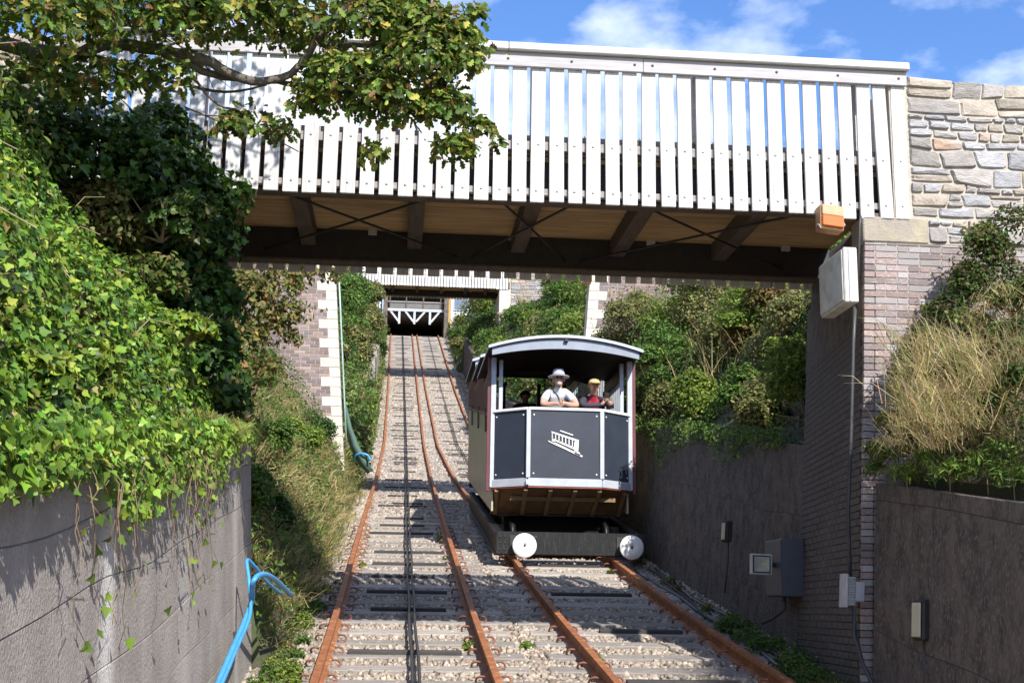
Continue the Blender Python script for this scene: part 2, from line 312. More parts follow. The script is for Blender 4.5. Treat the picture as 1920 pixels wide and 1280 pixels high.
# loose ballast stones
def stones(n, y0, y1, s0, s1, name):
    cube = np.array([(-1,-1,-1),(1,-1,-1),(1,1,-1),(-1,1,-1),(-1,-1,1),(1,-1,1),(1,1,1),(-1,1,1)], float)
    Y = y0+(y1-y0)*NR.random(n)**1.15; X = np.array([NR.uniform(XL(y)+0.05, XR(y)-0.05) for y in Y]); s = NR.uniform(s0, s1, n)
    sh = cube[None]*NR.uniform(0.45, 1.0, (n, 8, 1))*NR.uniform(0.6, 1.15, (n, 1, 3))
    q = NR.normal(size=(n, 4)); q /= np.linalg.norm(q, axis=1, keepdims=True); w_, x_, y_, z_ = q.T
    RM = np.stack([np.stack([1-2*(y_*y_+z_*z_), 2*(x_*y_-z_*w_), 2*(x_*z_+y_*w_)], 1), np.stack([2*(x_*y_+z_*w_), 1-2*(x_*x_+z_*z_), 2*(y_*z_-x_*w_)], 1), np.stack([2*(x_*z_-y_*w_), 2*(y_*z_+x_*w_), 1-2*(x_*x_+y_*y_)], 1)], 1)
    V = np.einsum('nij,nkj->nki', RM, sh)*s[:, None, None]
    edge = np.minimum(X-np.array([XL(y) for y in Y]), np.array([XR(y) for y in Y])-X)
    V += np.stack([X, Y, gz(Y)-0.172+NR.uniform(-0.012, 0.016, n)+np.where(edge < 0.4, 0.02, 0)], 1)[:, None, :]
    fc = np.array([0,3,2,1, 4,5,6,7, 0,1,5,4, 1,2,6,5, 2,3,7,6, 3,0,4,7]); loops = (fc[None]+(np.arange(n)*8)[:, None]).ravel()
    c = palette(n, [(0.36,0.305,0.25),(0.31,0.26,0.21),(0.34,0.275,0.22),(0.20,0.165,0.135),(0.43,0.38,0.32)], [4, 3, 2, 1.2, 1], 0.16, 0.015)
    me = np_mesh(name, V.reshape(-1, 3), np.full(6*n, 4), loops, M_stone_b, np.repeat(np.concatenate([c, np.ones((n, 1))], 1), 8, axis=0))
    return me
tag(link(bpy.data.objects.new('ballast', stones(46000, 8.0, 26, 0.019, 0.034, 'ballast'))), 'loose pale pinkish grey ballast stones around the sleepers', 'ballast', kind='stuff')
tag(link(bpy.data.objects.new('ballast', stones(22000, 26, 72, 0.035, 0.06, 'ballast_far'))), 'loose ballast stones on the steep upper part of the line', 'ballast', kind='stuff')

# ============================================================ tracks
def rail_path(fx, off, y0, y1, st=0.6):
    return [(fx(y)+off, y, gzf(y)) for y in np.arange(y0, y1+1e-6, st)]
def rail_mesh(path):
    prof = [(-.033, 0), (.033, 0), (.036, -.035), (.009, -.05), (.009, -.12), (.065, -.138), (.065, -.15), (-.065, -.15), (-.065, -.138), (-.009, -.12), (-.009, -.05), (-.036, -.035)]
    b = MB(); n = len(prof)
    for p in path:
        for (x, z) in prof: b.v.append((p[0]+x, p[1], p[2]+z))
    for i in range(len(path)-1):
        for k in range(n):
            k2 = (k+1) % n; b.f.append((i*n+k, i*n+k2, (i+1)*n+k2, (i+1)*n+k)); b.m.append(0)
    b.f.append(tuple(range(n))); b.m.append(0)
    return b
clipb = MB(); cp = [(0.055*math.cos(a)*0.9, 0.045*math.sin(a), 0.028+0.03*math.sin(a)) for a in np.linspace(-2.4, 2.2, 9)]; clipb.tube(cp, 0.011, 5)
clip_me = clipb.mesh('clip', M_clip, True)
SL = chamfer_box('sleeper', 2.28, 0.25, 0.14, 0.012, M_sleeper); PL = chamfer_box('plate', 1.05, 0.09, 0.05, 0.006, M_plate)
chair_me = chamfer_box('base_plate', 0.34, 0.17, 0.02, 0.004, M_clip)
def track(fx, label, cable, seed):
    rr = random.Random(seed); t = empty('railway_track', (fx(10), 10, gzf(10)), label, 'railway track')
    inv = Matrix.Translation(t.location).inverted()
    for off in (-0.75, 0.75):
        o = rail_mesh(rail_path(fx, off, 7.5, 89.5)).build('rail', M_rust, t); o.matrix_parent_inverse = inv
    y = 8.1; k = 0
    while y < 89:
        z = gzf(y); sl = (gzf(y+0.3)-gzf(y-0.3))/0.6; a = math.atan(sl)
        o = piece('sleeper', SL, t, (fx(y)+rr.uniform(-.04, .04), y, z-0.204), (a, 0, rr.uniform(-.008, .008)), (rr.uniform(0.96, 1.04), rr.uniform(0.85, 1.1), 1)); o.matrix_parent_inverse = inv
        if y < 30:
            for off in (-0.75, 0.75):
                o = piece('base_plate', chair_me, t, (fx(y)+off, y, z-0.148), (a, 0, 0)); o.matrix_parent_inverse = inv
                if y < 24:
                    for s in (-1, 1):
                        o = piece('rail_clip', clip_me, t, (fx(y)+off+s*0.105, y+rr.uniform(-.03, .03), z-0.135), (a, 0, math.pi if s < 0 else 0)); o.matrix_parent_inverse = inv
        if k % 4 == seed % 4 or rr.random() < 0.12:
            o = piece('cable_plate', PL, t, (fx(y)+rr.uniform(-.06, .1), y+0.02, z-0.118), (a, 0, 0), (rr.uniform(0.6, 1.1), 1, 1)); o.matrix_parent_inverse = inv
        y += rr.uniform(0.60, 0.68); k += 1
    for cx, y0, y1 in cable:
        b = MB(); b.tube([(fx(y)+cx+0.006*math.sin(y*1.7), y, gzf(y)-0.055) for y in np.arange(y0, y1, 0.7)], 0.016, 6); o = b.build('haulage_cable', M_cable, t, True); o.matrix_parent_inverse = inv
    return t
track(xcl, 'empty left-hand funicular track with rusty rails and twin black haulage cables', [(0.045, 7.6, 89), (0.105, 7.6, 89)], 3)
track(xcr, 'right-hand funicular track with rusty rails that carries the tram car', [(0.06, 27, 89), (0.0, 27, 60)], 5)

# ============================================================ retaining walls
def wall_mat():
    M = M_conc.copy(); M.name = 'streaked_concrete'; n = M.node_tree; b = [x for x in n.nodes if x.type == 'BSDF_PRINCIPLED'][0]; src = b.inputs['Base Color'].links[0].from_socket
    N = n.nodes.new; K = n.links.new
    g = N('ShaderNodeNewGeometry'); sp = N('ShaderNodeSeparateXYZ'); K(g.outputs['Position'], sp.inputs[0])
    no = N('ShaderNodeTexNoise'); no.inputs['Scale'].default_value = 2.5; mpp = N('ShaderNodeMapping'); mpp.inputs['Scale'].default_value = (1, 1, 0.25); K(g.outputs['Position'], mpp.inputs[0]); K(mpp.outputs[0], no.inputs['Vector'])
    def streak(c, wd, prev, colr, st):
        s1 = N('ShaderNodeMath'); s1.operation = 'MULTIPLY_ADD'; s1.inputs[1].default_value = 0.35; K(no.outputs[0], s1.inputs[0]); K(sp.outputs['Y'], s1.inputs[2])
        s2 = N('ShaderNodeMath'); s2.operation = 'SUBTRACT'; K(s1.outputs[0], s2.inputs[0]); s2.inputs[1].default_value = c+0.175
        s3 = N('ShaderNodeMath'); s3.operation = 'ABSOLUTE'; K(s2.outputs[0], s3.inputs[0])
        s4 = N('ShaderNodeMapRange'); s4.inputs[1].default_value = 0; s4.inputs[2].default_value = wd; s4.inputs[3].default_value = st; s4.inputs[4].default_value = 0; K(s3.outputs[0], s4.inputs[0])
        mm = N('ShaderNodeMixRGB'); K(s4.outputs[0], mm.inputs[0]); K(prev, mm.inputs[1]); mm.inputs[2].default_value = (*colr, 1); return mm.outputs[0]
    p = streak(6.25, 0.20, src, (0.62, 0.60, 0.57), 0.95); p = streak(8.4, 0.3, p, (0.46, 0.44, 0.41), 0.6); p = streak(10.9, 0.25, p, (0.5, 0.48, 0.45), 0.7); p = streak(5.2, 0.3, p, (0.24, 0.22, 0.2), 0.5)
    K(p, b.inputs['Base Color']); return M
M_conc_L = wall_mat()
def wall(name, side, y0, y1, fx, top, M, label, batter=0.05, lift=0.36, cat='wall', th=0.45, loc=None):
    rr = random.Random(int(y0*10)+5); t = empty(name, (fx((y0+y1)/2), (y0+y1)/2, gzf((y0+y1)/2)-0.2), label, cat); inv = Matrix.Translation(t.location).inverted()
    ys = list(np.linspace(y0, y1, max(3, int((y1-y0)/(0.35 if y0 < 20 else 1.5))+1)))
    def X(y, z, d): return fx(y)+side*(d+batter*z)
    wv = random.Random(int(y0*7)+1); W_ = [[(wv.uniform(0, 6), wv.uniform(0.8, 3.5), wv.uniform(0.004, 0.014)) for _ in range(4)] for _ in range(12)]
    def zj(k, y): return 0 if k in (0, -1) else sum(a*math.sin(p+f_*y) for p, f_, a in W_[k % 12])
    def strip(nm, z0, z1, d, mm, dep, k0=0, k1=0):
        b = MB()
        for y in ys:
            g0 = gzf(y)-0.25; a0, a1 = z0+zj(k0, y), z1+zj(k1, y); b.v += [(X(y, a0, d), y, g0+a0), (X(y, a1, d), y, g0+a1), (X(y, a1, d)+side*dep, y, g0+a1), (X(y, a0, d)+side*dep, y, g0+a0)]
        n = len(ys)
        for i in range(n-1):
            for k in range(4): b.f.append((i*4+k, i*4+(k+1) % 4, i*4+4+(k+1) % 4, i*4+4+k)); b.m.append(0)
        b.f += [(0, 1, 2, 3), (n*4-4, n*4-3, n*4-2, n*4-1)]; b.m += [0, 0]
        o = b.build(nm, mm, t, bevel=0.004); o.matrix_parent_inverse = inv; return o
    H = top+0.25; strip('wall_core', -0.3, H-0.02, 0.013, M, th)
    z = -0.25; kk = 0
    while z < H-0.02:
        z1 = min(z+lift*rr.uniform(0.85, 1.15), H)
        if H-z1 < 0.12: z1 = H
        strip('concrete_lift', z, z1-0.003, rr.uniform(0, 0.005), M, 0.06, kk, kk+1 if z1 < H else 0); z = z1; kk += 1
    return t
wall('retaining_wall', -1, 3.0, 12.0, lambda y: -1.24, 1.95, M_conc_L, 'sunlit grey concrete retaining wall hung with ivy beside the left track', 0.06)
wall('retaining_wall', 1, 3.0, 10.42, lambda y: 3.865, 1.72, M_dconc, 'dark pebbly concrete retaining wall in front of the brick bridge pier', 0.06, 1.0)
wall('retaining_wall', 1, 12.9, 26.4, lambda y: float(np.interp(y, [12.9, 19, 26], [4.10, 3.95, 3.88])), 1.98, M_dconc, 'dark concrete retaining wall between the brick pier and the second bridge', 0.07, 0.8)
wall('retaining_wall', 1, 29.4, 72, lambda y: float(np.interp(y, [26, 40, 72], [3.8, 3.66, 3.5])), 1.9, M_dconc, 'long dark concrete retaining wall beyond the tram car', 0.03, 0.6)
wall('retaining_wall', -1, 58.5, 64.5, lambda y: -1.08, 2.3, M_conc, 'short grey concrete wall beside the steep upper left track', 0.03, 0.6)

# ============================================================ footbridges
SLAT = chamfer_box('slat', 0.125, 0.03, 1.25, 0.003, M_slat); SLATL = chamfer_box('slat_long', 0.125, 0.03, 1.28, 0.003, M_slat)
POST = chamfer_box('post', 0.09, 0.09, 1.1, 0.004, M_rail_t)
def footbridge(Yf, x0, x1, zb, label, beams, seed, tilt=None, ties=()):
    rr = random.Random(seed); W = 2.67; t = empty('footbridge', ((x0+x1)/2, Yf, zb), label, 'footbridge'); inv = Matrix.Translation(t.location).inverted()
    def P(o): o.matrix_parent_inverse = inv; return o
    def B(nm, a, b, M, bev=0.004, par=None):
        q = MB(); q.box((a[0], Yf+a[1], zb+a[2]), (b[0], Yf+b[1], zb+b[2])); return P(q.build(nm, M, t, bevel=bev))
    bolts = MB(); pitch = 0.1628
    for side in (0, 1):
        yy = (lambda v: v) if side == 0 else (lambda v: W-v)
        def BB(nm, a, b, M, bev=0.004):
            ya, yb = yy(a[1]), yy(b[1]); return B(nm, (a[0], min(ya, yb), a[2]), (b[0], max(ya, yb), b[2]), M, bev)
        n = int((x1-x0)/pitch); k = 0; xs = []
        for i in range(n+1):
            x = x1-0.0625-i*pitch+rr.uniform(-.004, .004); last = (i < 4 and side == 0)
            rot = (0, rad(rr.gauss(0, 0.25)), 0)
            if tilt and side == 0 and i == 1: rot = (0, rad(-1.3), 0)
            P(piece('slat', SLATL if last else SLAT, t, (x, Yf+yy(0.015), zb+(0.61 if last else 0.625)+rr.uniform(-.006, .006)), rot, (rr.uniform(0.97, 1.03), 1, 1))); xs.append(x)
            if side == 0:
                for bz in (0.10, 0.52): bolts.lathe((x+rr.uniform(-.01, .01), Yf+0.001, zb+bz), (0, -1, 0), [(0, 0.011), (0.006, 0.011), (0.009, 0.006)], 7)
        nseg = max(2, int((x1-x0)/1.9)); ed = np.linspace(x0-0.02, x1+0.02, nseg+1)
        for i in range(nseg):
            BB('fascia_board', (ed[i], -0.035, 1.225), (ed[i+1]-0.004, -0.004, 1.355), M_fascia); 
            if side == 0:
                for fx_ in np.linspace(ed[i]+0.08, ed[i+1]-0.08, 5): bolts.lathe((fx_, Yf-0.034, zb+1.29), (0, -1, 0), [(0, 0.013), (0.004, 0.013), (0.006, 0.005)], 7, 1)
        ed2 = np.linspace(x0-0.03, x1+0.035, max(2, nseg//2)+1)
        for i in range(len(ed2)-1): BB('handrail', (ed2[i], -0.085, 1.358), (ed2[i+1]-0.004, 0.13, 1.43), M_rail_t, 0.008)
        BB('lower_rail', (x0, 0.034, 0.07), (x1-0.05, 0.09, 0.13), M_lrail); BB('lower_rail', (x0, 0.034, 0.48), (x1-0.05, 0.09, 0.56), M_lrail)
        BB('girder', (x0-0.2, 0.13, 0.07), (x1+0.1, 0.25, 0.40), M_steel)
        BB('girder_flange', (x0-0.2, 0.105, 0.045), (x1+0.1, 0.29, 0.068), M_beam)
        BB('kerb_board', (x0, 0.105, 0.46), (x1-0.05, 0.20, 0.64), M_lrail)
        for x in xs[2::9]: P(piece('parapet_post', POST, t, (x, Yf+yy(0.155 if False else 0.25), zb+0.9)))
    P(bolts.build('bolt_heads', [M_bolt, M_steel], t)); t.children[-1]['kind'] = 'stuff'
    ny = 12; wy = (W-0.26)/ny
    for i in range(ny):
        a = 0.13+i*wy; B('deck_plank', (x0-0.2, a, 0.402+rr.uniform(0, .006)), (x1+0.1, a+wy-0.008, 0.452), M_deck, 0.003)
    for bx in beams: B('cross_beam', (bx-0.075, 0.255, 0.215), (bx+0.075, W-0.255, 0.398), M_beam)
    for (xa, xb) in ties:
        for (p, q) in (((xa, 0.27, 0.30), (xb, W-0.27, 0.17)), ((xb, 0.27, 0.30), (xa, W-0.27, 0.17))):
            b = MB(); b.tube([(p[0], Yf+p[1], zb+p[2]-0.1), (q[0], Yf+q[1], zb+q[2]-0.02)], 0.012, 6); P(b.build('tie_rod', M_steel, t, True))
    return t
bxs = [float(atY(x, 372, 10.8)[0]) for x in (548, 783, 1012, 1232, 1455)]
footbridge(10.5, -2.75, 4.44, 3.44, 'nearest timber footbridge with bleached white slats crossing over both tracks', bxs, 1, True, [(bxs[0]-0.45, bxs[1]+0.45), (bxs[1]+0.6, bxs[3]-0.55), (bxs[3]-0.4, bxs[4]+0.7)])
footbridge(26.5, -2.2, 4.4, 7.78, 'second slatted footbridge between brick abutments with pale quoins, hidden behind the nearest bridge', [-0.9, 0.2, 1.3, 2.4, 3.5], 2)
footbridge(65.2, -2.2, 5.45, 16.48, 'farthest white slatted footbridge just below the top station', [-0.6, 0.7, 2.0, 3.3, 4.4], 3)

# ============================================================ abutments
def brick_field(parent, inv, items, M, nobj, name='brick', depth=0.05):
    # items: (centre, half_len, half_h, rotz, priority); the most visible are objects, the rest one joined part
    items.sort(key=lambda a: -a[4]); Ms = M if isinstance(M, list) else [M]; ubs = [chamfer_box('brick', 1, 1, 1, 0.045, m_) for m_ in Ms]
    for c, hl, hh, rz, pr in items[:nobj]:
        o = piece(name, R.choice(ubs), parent, c, (R.uniform(-.01, .01), R.uniform(-.006, .006), rz+R.uniform(-.012, .012)), (2*hl, depth, 2*hh)); o.matrix_parent_inverse = inv
    if len(items) > nobj:
        b = MB()
        for c, hl, hh, rz, pr in items[nobj:]:
            d = Vector((math.cos(rz), math.sin(rz), 0)); c = Vector(c); b.bar(c-d*hl, c+d*hl, depth, 2*hh, R.randrange(len(Ms)))
        o = b.build('brickwork', Ms, parent); o.matrix_parent_inverse = inv; o['kind'] = 'stuff'
def rubble(parent, inv, x0, x1, z0, z1, Y, skip=None, seed=4):
    rr = random.Random(seed); rows = [z0]
    while rows[-1] < z1-0.03: rows.append(min(z1, rows[-1]+rr.choice([0.075, 0.10, 0.13, 0.17, 0.21])))
    if rows[-1]-rows[-2] < 0.05: rows.pop(-2)
    ph = [(rr.uniform(0, 6), rr.uniform(2, 5), rr.uniform(0.006, 0.022)) for _ in rows]
    def zl(i, x):
        if i == 0: return rows[i]
        a, f_, am = ph[i]; return rows[i]+am*math.sin(a+x*f_)+am*0.6*math.sin(a*2+x*f_*2.7)
    def stone(q):
        g = 0.010; cx = sum(p[0] for p in q)/4; cz = sum(p[1] for p in q)/4; pts = []
        for k in range(4):
            p, p2 = q[k], q[(k+1) % 4]; cut = rr.uniform(0.05, 0.30)
            pts.append((p[0]+(p2[0]-p[0])*cut*0.35, p[1]+(p2[1]-p[1])*cut*0.35)); pts.append((p[0]+(p2[0]-p[0])*0.5+rr.uniform(-.008, .008), p[1]+(p2[1]-p[1])*0.5+rr.uniform(-.008, .008))); pts.append((p[0]+(p2[0]-p[0])*(1-rr.uniform(0.03, 0.12)), p[1]+(p2[1]-p[1])*(1-rr.uniform(0.03, 0.12))))
        w_ = max(p[0] for p in q)-min(p[0] for p in q); h_ = max(p[1] for p in q)-min(p[1] for p in q)
        pts = [(cx+(p[0]-cx)*(1-2*g/max(w_, .06)), cz+(p[1]-cz)*(1-2*g/max(h_, .05))) for p in pts]; n = len(pts); d0 = rr.uniform(-0.010, 0.006); tx, tz = rr.uniform(-.04, .04), rr.uniform(-.09, .09)
        vs = [(p[0], Y+0.05, p[1]) for p in pts]+[(p[0], Y+d0+0.014+rr.uniform(-.003, .003), p[1]) for p in pts]
        vs += [(cx+(p[0]-cx)*0.92, Y+d0+rr.uniform(-0.004, 0.004)+tx*(p[0]-cx)+tz*(p[1]-cz), cz+(p[1]-cz)*0.86) for p in pts]+[(cx, Y+d0-rr.uniform(0.0, 0.012), cz)]
        fs = [tuple(reversed(range(n)))]+[(r_*n+i, r_*n+(i+1) % n, (r_+1)*n+(i+1) % n, (r_+1)*n+i) for r_ in (0, 1) for i in range(n)]+[(2*n+i, 2*n+(i+1) % n, 3*n) for i in range(n)]
        b = MB(); b.add(vs, fs); o = b.build('stone', rr.choices(M_st, [6, 4, 2.5, 0.8])[0], parent); o.matrix_parent_inverse = inv
    for i in range(len(rows)-1):
        h = rows[i+1]-rows[i]; x = x0; t0 = 0.0
        while x < x1-0.02:
            wd = min(max(h*rr.uniform(0.9, 3.4), 0.11), 0.5); xe = min(x+wd, x1)
            if x1-xe < 0.07: xe = x1
            t1 = rr.uniform(-0.3, 0.3)*h if xe < x1 else 0.0
            q = [(x-t0/2, zl(i, x)), (xe-t1/2, zl(i, xe)), (xe+t1/2, zl(i+1, xe)), (x+t0/2, zl(i+1, x))]
            if h > 0.11 and rr.random() < 0.28:
                k = rr.uniform(0.35, 0.65); a = (q[0][0]+(q[3][0]-q[0][0])*k, q[0][1]+(q[3][1]-q[0][1])*k); c = (q[1][0]+(q[2][0]-q[1][0])*k, q[1][1]+(q[2][1]-q[1][1])*(k+rr.uniform(-.12, .12))); stone([q[0], q[1], c, a]); stone([a, c, q[2], q[3]])
            else: stone(q)
            x = xe; t0 = t1
# --- right abutment of the nearest bridge
t = empty('bridge_abutment', (5, 11.5, -0.7), 'brick bridge pier with rubble stone wing wall carrying the nearest footbridge', 'abutment'); inv = Matrix.Translation(t.location).inverted()
def PI(o): o.matrix_parent_inverse = inv; return o
def face_x(Y, z):     # battered, slightly skewed inner face
    s = (Y-10.5)/2.7; k = (z+0.5)/3.6; return (3.83+0.18*k)*(1-s)+(4.09+0.27*k)*s
def core(nm, z0, z1, x1, M, d=0.03):
    b = MB(); b.hexa([(face_x(10.53, z0)+d, 10.53, z0), (x1, 10.53, z0), (x1, 13.15, z0), (face_x(13.15, z0)+d, 13.15, z0), (face_x(10.53, z1)+d, 10.53, z1), (x1, 10.53, z1), (x1, 13.15, z1), (face_x(13.15, z1)+d, 13.15, z1)]); return PI(b.build(nm, M, t))
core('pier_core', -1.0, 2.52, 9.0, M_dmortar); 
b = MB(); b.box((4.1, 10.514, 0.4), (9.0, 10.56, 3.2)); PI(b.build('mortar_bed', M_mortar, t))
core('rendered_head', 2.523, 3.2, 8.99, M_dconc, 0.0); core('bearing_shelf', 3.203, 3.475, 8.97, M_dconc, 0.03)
b = MB(); b.box((4.005, 10.50, 3.204), (4.60, 10.80, 3.435)); PI(b.build('bearing_pad', mat('dull_bearing_stone', (0.36, 0.31, 0.25), (0.24, 0.21, 0.175), scale=5, bump=0.4, c3=(0.42, 0.37, 0.24), s3=3), t, bevel=0.01))
b = MB(); b.box((4.3, 10.510, 3.203), (9.0, 10.98, 4.72)); PI(b.build('wing_wall_core', M_mortar, t))
b = MB(); b.box((4.6, 10.99, 3.204), (8.9, 13.1, 3.86)); PI(b.build('path_fill', M_conc, t))
rubble(t, inv, 4.46, 6.6, 3.45, 4.76, 10.49, None); rubble(t, inv, 4.6, 6.6, 3.21, 3.44, 10.49, None, 9)
items = []; z = -0.6; r_ = 0
while z < 3.19:
    h = min(0.059, 3.2-z); x = face_x(10.5, z)+0.002; first = True; odd = r_ % 2
    while x < (5.5 if z > 1.0 else 4.15):
        L_ = (0.1 if (odd and first) else R.choice([0.2, 0.2, 0.1])); items.append(((x+L_/2-0.003, 10.531, z+h/2), L_/2-0.004, h/2-0.004, 0.0, -x)); x += L_; first = False
    z += h; r_ += 1
brick_field(t, inv, items, [M_brick, M_brick, M_brick2, M_brick3], 300)
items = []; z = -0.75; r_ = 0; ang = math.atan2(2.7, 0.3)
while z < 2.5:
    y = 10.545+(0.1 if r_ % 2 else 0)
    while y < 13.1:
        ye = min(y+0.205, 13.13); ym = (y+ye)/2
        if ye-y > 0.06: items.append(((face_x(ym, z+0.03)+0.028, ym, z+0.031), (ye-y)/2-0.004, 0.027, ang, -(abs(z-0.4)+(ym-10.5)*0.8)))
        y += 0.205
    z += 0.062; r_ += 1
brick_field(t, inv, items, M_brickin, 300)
# --- left abutment of the nearest bridge
t = empty('bridge_abutment', (-3.5, 11.5, 0), 'grey concrete abutment smothered in ivy under the left end of the nearest footbridge', 'abutment'); inv = Matrix.Translation(t.location).inverted()
b = MB(); b.hexa([(-7, 10.6, 0.2), (-1.62, 10.6, 0.2), (-1.66, 13.1, 0.2), (-7, 13.1, 0.2), (-7, 10.6, 3.43), (-1.76, 10.6, 3.43), (-1.80, 13.1, 3.43), (-7, 13.1, 3.43)]); PI(b.build('pier_core', M_conc, t, bevel=0.02))
b = MB(); b.box((-7, 10.55, 3.433), (-2.75, 10.98, 4.75)); PI(b.build('wing_wall_core', M_mortar, t)); rubble(t, inv, -5.2, -2.76, 3.5, 4.76, 10.51, None, 21)
# --- abutments of the second bridge
def abut2(side, label):
    global inv
    xe = (lambda z: -1.46+(6.95-z)*0.085) if side < 0 else (lambda z: 3.98-(6.95-z)*0.07)
    Yf = 26.5; t = empty('bridge_abutment', (xe(3)+side*2, Yf+1.4, 2), label, 'abutment'); inv = Matrix.Translation(t.location).inverted()
    b = MB(); far = xe(3)+side*7; a0, a1 = sorted([(xe(1.5), 0), (far, 1)]); lo = lambda z: sorted([xe(z)-(-side)*0.015, far])
    q = lambda z: [(lo(z)[0], Yf+0.0, z), (lo(z)[1], Yf+0.0, z), (lo(z)[1], Yf+2.7, z), (lo(z)[0], Yf+2.7, z)]
    q2 = lambda z: [(p[0]+(side*0.45 if abs(p[0]-far) > 1 and p[1] > Yf+1 else 0), p[1], p[2]) for p in q(z)]; b.hexa(q2(1.2)+q2(7.75)); PI(b.build('pier_core', M_mortar, t))
    z = 1.6; k = 0; items = []
    while z < 7.73:
        h = min(0.205, 7.75-z); wq = 0.40 if k % 2 == 0 else 0.22; q0 = xe(z); q1 = xe(z+h); s = side
        b = MB(); c = [(q0, q0+s*wq), (q1, q1+s*wq)]
        v = [(min(c[0]), Yf-0.012, z+0.003), (max(c[0]), Yf-0.012, z+0.003), (max(c[0]), Yf+0.35, z+0.003), (min(c[0]), Yf+0.35, z+0.003), (min(c[1]), Yf-0.012, z+h-0.003), (max(c[1]), Yf-0.012, z+h-0.003), (max(c[1]), Yf+0.35, z+h-0.003), (min(c[1]), Yf+0.35, z+h-0.003)]
        b.hexa(v); PI(b.build('quoin', M_quoin, t, bevel=0.006))
        if z > 2.9:
            for c3 in range(3):
                zz = z+c3*h/3; x = q0+s*(wq+0.005)+(s*0.1 if c3 % 2 else 0); first = c3 % 2
                if first: items.append(((q0+s*(wq+0.055), Yf+0.018, zz+h/6), 0.045, h/6-0.004, 0.0, -abs(x)))
                for _ in range(11 if s < 0 else 10):
                    items.append(((x+s*0.1, Yf+0.018, zz+h/6), 0.095, h/6-0.004, 0.0, -abs(x-q0))); x += s*0.2
        z += h; k += 1
    ub = [i for i in items]; brick_field(t, inv, ub, [M_brickfar, M_brickfar, M_bf2, M_bf3], 300)
    b = MB(); a, c = sorted([xe(7.75)-side*0.03, far]); b.box((a, Yf-0.05, 7.755), (c, Yf+0.4, 7.86)); PI(b.build('coping', M_quoin, t, bevel=0.01)); return t
abut2(-1, 'brown brick abutment with pale quoins and a drainpipe above the grassy left bank')
abut2(1, 'brown brick abutment with pale quoins rising behind the bushes right of the tram car')
b = MB(); b.tube([(-1.42+(6.95-z)*0.085+0.03, 26.42, z) for z in (7.7, 5.5, 4.2, 3.2)], 0.018, 8); tag(b.build('drainpipe', mat('pale_green_pipe', (0.36, 0.47, 0.44), rough=0.5, bump=0), smooth=True), 'thin pale green drainpipe down the corner of the left brick abutment', 'pipe')
# --- abutments of the farthest bridge
t = empty('bridge_abutment', (7, 66.5, 13), 'pale stone abutment at the right end of the farthest footbridge', 'abutment'); inv = Matrix.Translation(t.location).inverted()
b = MB(); b.box((5.0, 65.25, 11.5), (5.6, 68, 16.45)); PI(b.build('pier', M_quoin, t, bevel=0.02)); b = MB(); b.box((5.5, 65.4, 11.5), (12, 67.8, 17.7)); PI(b.build('wing_wall', M_st[2], t)); rubble(t, inv, 5.62, 7.6, 15.6, 17.7, 65.36, None, 33)
t = empty('bridge_abutment', (-3, 66.5, 12), 'dark concrete abutment at the left end of the farthest footbridge', 'abutment'); inv = Matrix.Translation(t.location).inverted()
b = MB(); b.hexa([(-8, 65.25, 10.5), (-1.5, 65.25, 10.5), (-1.5, 68, 10.5), (-8, 68, 10.5), (-8, 65.25, 16.45), (-1.7, 65.25, 16.45), (-1.7, 68, 16.45), (-8, 68, 16.45)]); PI(b.build('pier', M_dconc, t))

# ============================================================ top station
t = empty('station_building', (0.9, 90, gzf(89)), 'dark open-fronted top station with white V-shaped trestle above the rails', 'station'); inv = Matrix.Translation(t.location).inverted()
def SP(nm, a, b_, M, bev=0.0): q = MB(); q.box(a, b_); return PI(q.build(nm, M, t, bevel=bev))
YS = 89.0; zt = float(atY(780, 582, YS)[2]); xa, xb = float(atY(727, 582, YS)[0]), float(atY(832, 582, YS)[0])
SP('back_wall', (xa-0.3, 96, zt-4), (xb+0.3, 96.3, zt+4), M_inner); SP('side_wall', (xa-0.32, YS-0.6, zt-2.5), (xa-0.02, 96, zt+4), M_dconc); SP('side_wall', (xb+0.02, YS-0.6, zt-2.5), (xb+0.32, 96, zt+4), M_dconc)
SP('roof', (xa-0.5, YS-0.8, zt+4.0), (xb+0.5, 96.5, zt+4.3), M_beam); SP('floor', (xa, YS+0.3, zt-0.35), (xb, 96, zt-0.12), M_beam)
SP('trestle_beam', (xa, YS-0.1, zt-0.09), (xb, YS+0.1, zt+0.09), M_grey); SP('gate_panel', (xa+0.1, YS+0.02, zt+0.14), (xb-0.1, YS+0.06, zt+0.55), mat('grey_gate_panel', (0.16, 0.155, 0.15), rough=0.7))
SP('gate_rail', (xa, YS-0.05, zt+0.56), (xb, YS+0.07, zt+0.64), M_lrail); SP('frame_rail', (xa, YS-0.05, zt+1.12), (xb, YS+0.07, zt+1.2), M_beam)
for px in (731, 761.5, 793.5, 826): x = float(atY(px, 582, YS)[0]); SP('frame_post', (x-0.04, YS-0.06, zt+0.09), (x+0.04, YS+0.06, zt+1.2), M_beam)
for px in (749, 777.5, 806.5):
    x = float(atY(px, 582, YS)[0]); SP('trestle_post', (x-0.075, YS-0.08, zt-1.0), (x+0.075, YS+0.08, zt-0.09), M_grey)
for pa, pb in ((732, 747), (760, 775), (797, 780), (824, 808)):
    p = atY(pa, 582, YS); q = atY(pb, 601, YS); bb = MB(); bb.bar((p[0], YS, zt-0.08), (q[0], YS, zt-0.82), 0.13, 0.13, up=(0, 1, 0)); PI(bb.build('trestle_brace', M_grey, t))
M_clad = mat('white_cladding', (0.72, 0.73, 0.75), (0.6, 0.6, 0.63), rough=0.6)
M_glassd = mat('dull_window_glass', (0.17, 0.21, 0.27), rough=0.15, bump=0)
